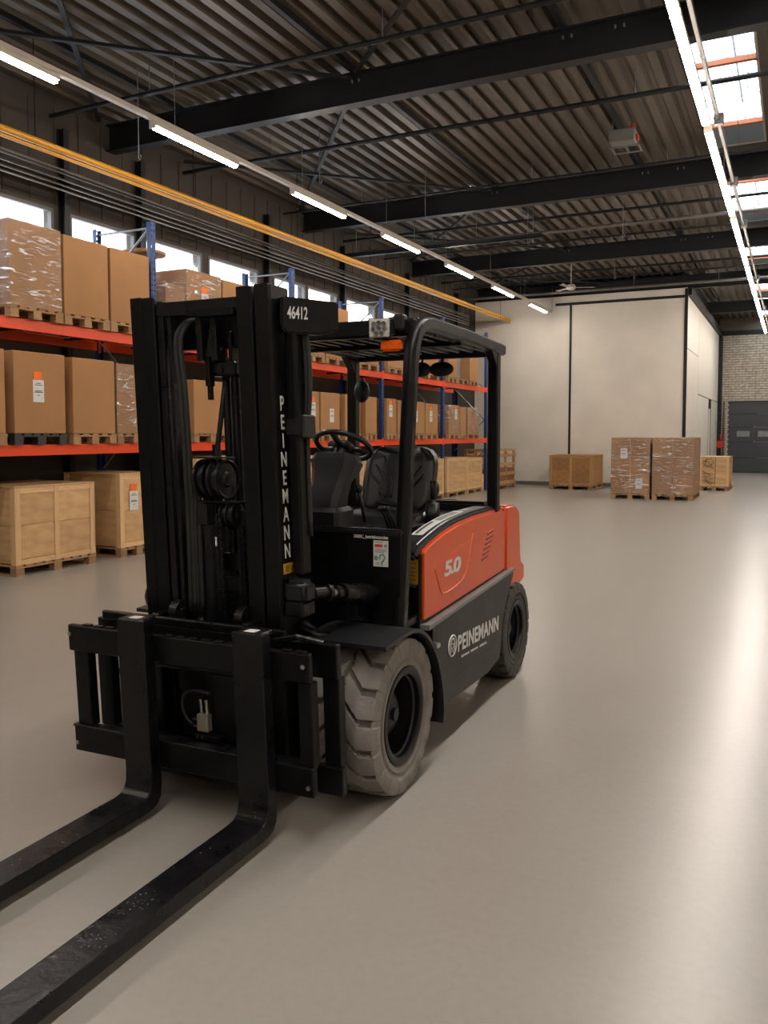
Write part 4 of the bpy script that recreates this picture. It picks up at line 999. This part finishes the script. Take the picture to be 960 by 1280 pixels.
MB().prism([(-.24, .74), (-.20, .74), (-.20, .62), (-.26, .60)], 'x', .36, .40, .004).build('fender_stay', black, fd)
MB().sphere((-.56, -.05, .83), .09, 16, (.9, 1, 1)).build('far_side_cover', plastic, fl, True)

# ---- mast (leaning slightly forward)
ms = TM().box(-.396, -.329, -.35, -.335, .12, 2.255, .005).box(-.396, -.384, -.336, -.19, .12, 2.255, .005).box(-.396, -.329, -.205, -.19, .12, 2.255, .005).build('outer_mast_rail', black, fl)
m2 = TM().box(.262, .336, -.35, -.335, .12, 2.27, .005).box(.320, .336, -.336, -.19, .12, 2.27, .005).box(.262, .336, -.205, -.19, .12, 2.27, .005).build('outer_mast_rail', black, fl)
TM().box(-.322, -.255, -.358, -.343, .14, 2.25, .005).box(-.315, -.300, -.344, -.20, .14, 2.25, .005).box(-.322, -.255, -.215, -.20, .14, 2.25, .005).build('inner_mast_rail', black, fl)
TM().box(.178, .256, -.358, -.343, .14, 2.265, .005).box(.235, .250, -.344, -.20, .14, 2.265, .005).box(.178, .256, -.215, -.20, .14, 2.265, .005).build('inner_mast_rail', black, fl)
TM().box(-.30, -.262, -.34, -.22, .14, 2.24).build('greased_channel', grease, fl)
TM().box(-.25, -.218, -.345, -.33, .3, 2.23, .002).box(-.25, -.238, -.33, -.24, .3, 2.23).build('carriage_rail', black2, fl)
TM().box(-.205, -.185, -.335, -.30, .3, 2.2, .002).build('carriage_rail', black2, fl)
# grease smears
g = TM()
for (z0, z1, dy) in ((.95, 1.2, .0), (1.3, 1.38, .01), (1.52, 1.6, .005), (.82, .9, .0)):
    n_ = 8
    for k in range(n_):
        z = z0 + (z1 - z0) * k / n_; w_ = .006 * math.sin(math.pi * (k + .5) / n_) + .002
        g.box(-.2617, -.2612, -.29 + dy + .004 * math.sin(k * 1.7) - w_, -.29 + dy + w_, z, z + (z1 - z0) / n_)
g.build('grease_smear', mat('pale_grease', (.16, .16, .17), .4), fl, kind='stuff')
# cross members
TM().box(-.25, .178, -.352, -.30, 2.165, 2.225, .004).build('inner_top_crossmember', black2, fl)
TM().box(-.38, .32, -.22, -.16, 2.03, 2.2, .006).build('outer_top_crossmember', black, fl)
TM().box(-.02, .17, -.375, -.31, 2.150, 2.185, .004).build('stop_block', black, fl)
TM().box(-.39, .33, -.215, -.17, 1.02, 1.10, .004).build('middle_crossmember', black, fl)
TM().box(-.39, .33, -.215, -.15, .14, .32, .006).build('bottom_crossmember', black, fl)
MB().box(-.28, .22, -.16, .10, .30, .68, .01).build('mast_foot', black, fl)
# lift cylinders
TM().cyl((-.08, -.26, .16), (-.08, -.26, 1.20), .052, 24).cyl((-.08, -.26, 1.20), (-.08, -.26, 1.24), .058, 24).build('free_lift_cylinder', black2, fl, 40)
TM().cyl((-.08, -.26, 1.24), (-.08, -.26, 1.43), .028, 16).build('piston_rod', black2, fl, 40)
for x in (-.005, .045):
    c_ = TM().cyl((x, -.19, 1.0), (x, -.19, 1.92), .019, 16).build('hydraulic_pipe', black2, fl, 40)
TM().cyl((-.09, -.17, .2), (-.09, -.17, 1.6), .02, 14).build('lift_cylinder', black2, fl, 40)
TM().cyl((.21, -.14, .2), (.21, -.14, 2.12), .028, 16).build('lift_cylinder', black2, fl, 40)
TM().cyl((-.31, -.14, .2), (-.31, -.14, 2.12), .028, 16).build('lift_cylinder', black2, fl, 40)
TM().box(-.06, .09, -.25, -.16, 1.905, 1.97, .008).cyl((.01, -.26, 1.935), (.01, -.24, 1.935), .018, 12).build('pipe_clamp', black2, fl)
TM().tube([(-.0, -.2, 1.9), (-.03, -.2, 1.75), (-.07, -.2, 1.55), (-.085, -.2, 1.4)], .012, 8).build('hose', rubber, fl, True)
TM().box(-.055, -.030, -.28, -.24, 1.86, 1.99, .003).cyl((-.042, -.26, 1.80), (-.042, -.26, 1.88), .014, 10).build('hose_fitting', black, fl)
# top hose guide
TM().box(-.08, -.05, -.30, -.24, 1.97, 2.17, .004).box(-.01, .02, -.29, -.2, 1.97, 2.17, .004).box(.045, .065, -.24, -.17, 1.95, 2.1, .004).build('hose_guide_plate', black2, fl)
TM().prism([(-.05, 1.99), (.0, 1.99), (-.005, 2.13), (-.018, 2.13)], 'y', -.275, -.265, .001).build('guide_wedge', plastic, fl)
for dx in (0, .024):
    pts = catmull([(-.155 + dx, -.33, .84), (-.15 + dx, -.325, 1.3), (-.155 + dx, -.325, 1.8), (-.165 + dx, -.33, 2.04), (-.145 + dx, -.31, 2.12), (-.11 + dx * .5, -.27, 2.15), (-.075 + dx * .4, -.24, 2.1)], 5)
    TM().tube(pts, .0125, 8).build('hose', rubber, fl, True)
for dx in (0, .022):
    pts = catmull([(-.12 + dx, -.32, .84), (-.115 + dx, -.32, 1.2), (-.108 + dx, -.315, 1.40), (-.085 + dx, -.31, 1.50), (-.045 + dx, -.30, 1.535)], 5)
    TM().tube(pts, .011, 8).build('hose', rubber, fl, True)
a_ = [math.pi * (1.0 + k / 10) for k in range(11)]
for r_ in (.058, .036):
    TM().tube([(-.045 + r_ * math.cos(t_), -.25, 2.03 + r_ * math.sin(t_)) for t_ in a_], .012, 8).build('hose_loop', rubber, fl, True)
# pulleys
def pulley(c, R_, w, nm, ax='x', m=black2):
    prof = [(-w, R_ * .25), (-w, R_ * .8), (-w * .95, R_), (-w * .55, R_), (-w * .35, R_ * .84), (w * .35, R_ * .84), (w * .55, R_), (w * .95, R_), (w, R_ * .93), (w * .72, R_ * .8), (w * .72, R_ * .42), (w * 1.05, R_ * .3), (w * 1.05, R_ * .02)]
    return TM().lathe(prof, c, 'x', 36).build(nm, m, fl, 35)
pulley((-.055, -.29, 1.448), .088, .028, 'hose_pulley'); pulley((.03, -.30, 1.448), .09, .03, 'hose_pulley')
TM().box(-.10, .07, -.36, -.25, 1.540, 1.548, .001).cyl((.028, -.362, 1.51), (.028, -.355, 1.51), .007, 8).build('pulley_bracket', black2, fl)
TM().box(-.09, .14, -.33, -.29, 1.345, 1.352, .001).build('pulley_plate', black, fl)
TM().box(.03, .045, -.345, -.335, 1.45, 1.54, .001).build('pulley_arm', black, fl)
pulley((.085, -.29, 1.29), .066, .022, 'chain_pulley'); pulley((.045, -.29, 1.29), .055, .02, 'chain_pulley')
TM().box(-.10, -.045, -.33, -.27, 1.24, 1.34, .004).build('valve_block', plastic, fl)
# leaf chains: each link row a small plate stack
def chain(x, y, z0, z1, nm):
    o_ = None; p = .026; n_ = int((z1 - z0) / p); g_ = TM()
    for k in range(n_):
        z = z0 + k * p
        g_.box(x - .017, x - .011, y - .009, y + .009, z, z + .024, .002).box(x + .011, x + .017, y - .009, y + .009, z, z + .024, .002)
        g_.box(x - .009, x - .003, y - .009, y + .009, z + .013, z + .037, .002).box(x + .003, x + .009, y - .009, y + .009, z + .013, z + .037, .002)
        g_.cyl((x - .02, y, z + .012), (x + .02, y, z + .012), .004, 6)
    g_.build(nm, black2, fl, kind='stuff')
chain(.035, -.352, .82, 1.30, 'lift_chain'); chain(.115, -.30, .82, 1.24, 'lift_chain'); chain(.065, -.42, .36, .66, 'lift_chain')
TM().box(.018, .026, -.362, -.358, 1.155, 1.195).build('white_tie', paper, fl)
TM().box(-.05, .16, -.25, -.2, .93, .99, .004).build('cylinder_clamp', black2, fl)
for x in (-.20, .155): TM().lathe([(-.02, .03), (-.02, .055), (.02, .055), (.02, .03)], (x, -.36, .84), 'x', 20).build('guide_roller', black2, fl, 35)
TM().box(-.24, -.17, -.38, -.34, .80, .86, .006).build('roller_housing', black2, fl)
# number plate box
NM = Matrix.Translation((.37, -.372, 2.142)) @ Matrix.Rotation(R(48), 4, 'Z')
b_ = MB().prism([(-.012, -.045), (.012, -.072), (.165, -.072), (.245, -.048), (.245, .07), (.0, .082), (-.012, .074)], 'y', 0, .055, .008, 2)
b_.bm.transform(NM); npb = b_.build('number_box', black, fl, 40)
MB().text('46412', .072, NM @ front_M(.060, -.0012, .012), bold=.0012, xs=.50, spacing=1.0).build('lettering', white_ink, npb, label='white number 46412')
TM().box(.345, .40, -.26, -.18, 1.03, 2.12, .01).build('hose_channel', black, fl)
for k, x in enumerate((.415, .40)):
    TM().tube(catmull([(x, -.19, 2.1), (x + .012, -.19, 1.95), (x + .008, -.19, 1.8), (x - .01, -.19, 1.6), (x - .01, -.19, 1.2)], 4), .011, 8).build('hose', rubber, fl, True)
sbx = TM().box(.337, .43, -.265, -.17, 1.635, 1.725, .012, seg=2).build('junction_box', plastic, fl, 40); TM().box(.418, .436, -.27, -.165, 1.63, 1.73, .006).build('box_lid', plastic, sbx)
# vertical lettering on the rail's outer face
for k, ch in enumerate('PEINEMANN'):
    z = 1.775 - k * .0795
    TM().text(ch, .088, side_M(.3365, -.278, z), bold=.0015, xs=.74).build('letter', white_ink, m2)
yl = TM().box(.336, .3372, -.317, -.205, 1.042, 1.088).build('yellow_label', yellow_lab, m2, label='small yellow warning label')
TM().box(.3372, .3376, -.30, -.27, 1.05, 1.08).box(.3372, .3376, -.255, -.225, 1.052, 1.078).build('print', mat('ochre_print', (.2, .12, .02), .6), yl, kind='stuff')
# tilt cylinder with its bracket
tb = TM().box(.336, .45, -.335, -.225, .915, 1.02, .022, seg=3).build('tilt_bracket', plastic, fl, 40)
TM().box(.345, .44, -.34, -.23, .86, .93, .01).build('bracket_foot', black2, tb)
MB().cyl((.43, -.25, .955), (.455, -.13, .94), .028, 16).cyl((.45, -.16, .943), (.455, -.14, .941), .038, 16).cyl((.46, -.10, .93), (.465, -.075, .927), .036, 16).build('tilt_rod_eye', black2, fl, 40)
MB().cyl((.455, -.13, .937), (.475, -.05, .92), .020, 16).build('tilt_rod', chrome, fl, 40)
MB().cyl((.468, -.06, .922), (.515, .30, .86), .048, 24).cyl((.49, .09, .896), (.492, .12, .893), .052, 24).build('tilt_cylinder', black2, fl, 40)
TM().tube([(.34, -.2, .80), (.40, -.17, .74), (.46, -.1, .72)], .035, 8).build('axle_link', black2, fl, True)

# ---- carriage with two nested frames
car = TM().box(-.645, .610, -.60, -.565, .667, .787, .005).build('front_upper_bar', black, fl)
for k in range(18):
    x = -.56 + k * .065
    if not (-.30 < x < -.12 or .28 < x < .46): TM().box(x, x + .045, -.595, -.57, .787, .795, .002).build('notch_tooth', black, car)
TM().box(-.645, .612, -.60, -.56, .195, .318, .005).build('front_lower_bar', black, fl)
TM().box(-.645, .612, -.605, -.552, .312, .322, .002).build('lower_bar_lip', black2, fl)
for x0, x1 in ((-.628, -.545), (.548, .612)): TM().box(x0, x1, -.59, -.535, .318, .668, .005).build('front_upright', black, fl)
TM().box(-.59, .665, -.47, -.43, .655, .80, .005).build('rear_upper_bar', black, fl)
TM().box(-.60, .675, -.47, -.43, .160, .282, .005).build('rear_lower_bar', black, fl)
for x0, x1 in ((-.61, -.53), (.592, .668)): TM().box(x0, x1, -.465, -.41, .28, .66, .005).build('rear_upright', black, fl)
TM().box(-.56, .42, -.472, -.445, .80, .835, .005).build('carriage_top_rail', black2, fl)
TM().box(-.45, -.33, -.475, -.40, .55, .66, .004).build('slide_plate', black, fl)
for x in (-.28, .21): TM().box(x - .02, x + .02, -.44, -.34, .18, .84, .006).build('carriage_upright', black, fl)
TM().box(-.28, .24, -.565, -.47, .235, .30, .004).build('lower_slide', black2, fl)
TM().cyl((-.25, -.50, .645), (.25, -.50, .645), .028, 16).build('sideshift_cylinder', black2, fl, 40)
TM().box(-.16, -.02, -.44, -.42, .50, .62, .002).build('chain_anchor', black, fl)
for x, z in ((.585, .735), (.590, .238), (-.632, .745), (-.630, .235)): TM().cyl((x, -.606, z), (x, -.598, z), .0095, 12).build('bolt', chrome, fl)
for x, z in ((.60, .70), (.60, .685)): TM().cyl((x, -.604, z), (x, -.6, z), .005, 8).build('pin_hole', rimm, fl)
MB().box(-.35, .34, -.42, -.2, .10, .2, .01).build('mast_bottom_plate', black, fl)
TM().tube([(.40, -.5, .80), (.50, -.5, .825), (.60, -.46, .80)], .012, 6).build('positioner_linkage', black2, fl)
# valve block in the middle window
v = TM().box(-.045, .015, -.478, -.44, .335, .415, .005).build('control_valve', valve_m, fl, label='bare zinc valve block')
for x in (-.025, .005): TM().cyl((x, -.46, .415), (x - .004, -.46, .48), .008, 10).build('valve_pipe', chrome, v)
for z in (.355, .385): TM().cyl((-.07, -.465, z), (-.045, -.465, z), .007, 8).build('valve_stub', chrome, v)
TM().tube(catmull([(-.07, -.47, .36), (-.10, -.48, .40), (-.115, -.48, .46), (-.09, -.48, .51), (-.03, -.48, .525), (.03, -.47, .515)], 5), .008, 8).build('hose', rubber, v, True)
TM().box(-.05, .08, -.495, -.45, .305, .33, .005).build('valve_shelf', black2, fl)
for x in (-.03, -.005): TM().cyl((x, -.499, .318), (x, -.494, .318), .005, 8).build('bolt', chrome, fl)
TM().box(-.15, .14, -.435, -.425, .29, .62).build('window_back_plate', rimm, fl)

# ---- forks
def fork(x0, lab, ZT=.085, tip=-2.9):
    w = .145; yf = -.665; th = .062; yh = -.603
    L_ = []
    # side profile (y, z), heel rounded, blade tapering to the tip
    prof = [(-.603 - .004, .86), (-.665 - .004, .86), (-.635 + .0, .20)]
    f0, z0 = -.628, .03
    inner = [(f0 - .004, .19), (f0 - .006, .14), (f0 - .018, .112), (f0 - .04, .098), (f0 - .08, .092)]
    outer = [(tip + .9, .090), (tip, .062), (tip, .048), (tip + .9, .032), (f0 - .05, .030), (f0 + .0, .033), (f0 + .035, .045), (f0 + .058, .075), (f0 + .064, .13), (f0 + .062, .19)]
    pts = [(-.606 - .004, .862), (-.668 - .004, .862)] + inner + outer
    o_ = MB().prism(pts, 'x', x0, x0 + w, .004).build('fork', black2, fl, label=lab)
    MB().box(x0 + .01, x0 + w - .01, -.66, -.575, .848, .866, .004).build('fork_hook', black2, o_)
    MB().box(x0 + .05, x0 + w - .045, -.655, -.61, .866, .8675).build('hook_sticker', paper, o_, label='small white sticker')
    return o_
fork(-.290, 'fork on the left, nearer the racking'); fork(.298, 'fork on the right, nearer the viewer')
# paint worn off the fork faces
wm = mat('worn_bare_steel', (.22, .20, .17), .5, metal=.4)
g = MB(); random.seed(11)
for (cx, cy_, n_, sp) in ((.36, -1.52, 26, .035), (.36, -1.28, 22, .035), (.34, -.95, 8, .1), (-.2, -1.1, 8, .08)):
    for k in range(n_):
        x = cx + random.gauss(0, sp * .6); y = cy_ + random.gauss(0, sp)
        if not (.303 < x < .44 or -.285 < x < -.15): continue
        r_ = random.uniform(.0012, .0035); a = random.uniform(0, 3.1)
        z = .092 + (y + .7) * .0015
        g.prism([(x + r_ * q * math.cos(a + t_), y + r_ * q * math.sin(a + t_)) for t_, q in ((0, 1.3), (1.2, .7), (2.3, 1), (3.5, .8), (4.8, 1))], 'z', z - .0012, z + .0012)
g.build('paint_chips', wm, fl, kind='stuff')

# lettering on the skirt: emblem, name, tag line
lt = MB().text('PEINEMANN', .122, side_M(.7036, 1.245, .478) @ Matrix.Rotation(-.050, 4, 'Z'), bold=.0030, xs=1.06, spacing=1.08).build('lettering', white_ink, sk, label='white PEINEMANN lettering')
em = MB()
ctr = (.7036, .785, .512)
em.tube([(.7036, ctr[1] + .060 * math.cos(t_ * math.pi / 18), ctr[2] + .056 * math.sin(t_ * math.pi / 18)) for t_ in range(36)], .0042, 6, closed=True)
em.tube([(.7036, ctr[1] - .030, ctr[2] - .038), (.7036, ctr[1] - .030, ctr[2] + .012), (.7036, ctr[1] - .018, ctr[2] + .034), (.7036, ctr[1], ctr[2] + .040), (.7036, ctr[1] + .018, ctr[2] + .034), (.7036, ctr[1] + .030, ctr[2] + .012), (.7036, ctr[1] + .030, ctr[2] - .038)], .0042, 6)
em.tube([(.7036, ctr[1] - .008, ctr[2] + .01), (.7036, ctr[1] + .010, ctr[2] + .01), (.7036, ctr[1] + .012, ctr[2] - .008), (.7036, ctr[1] - .008, ctr[2] - .01), (.7036, ctr[1] + .012, ctr[2] - .04)], .0036, 6)
em.build('emblem', white_ink, sk, label='white oval emblem')
g = MB(); random.seed(3); y = .93
for wl_ in (8, 8, 8):
    for k in range(wl_):
        z = .418 - (y - .93) * .052
        h_ = random.choice((.011, .011, .013)); g.box(.7026, .7040, y, y + .012, z - h_ / 2, z - h_ / 2 + .0035)
        g.box(.7026, .7040, y, y + .004, z - h_ / 2, z + h_ / 2); g.box(.7026, .7040, y + .008, y + .012, z - (h_ / 2 if k % 2 else 0), z + h_ / 2)
        y += .0165
    y += .028
g.build('tag_line', white_ink, sk, kind='stuff', label='small grey tag line under the name')
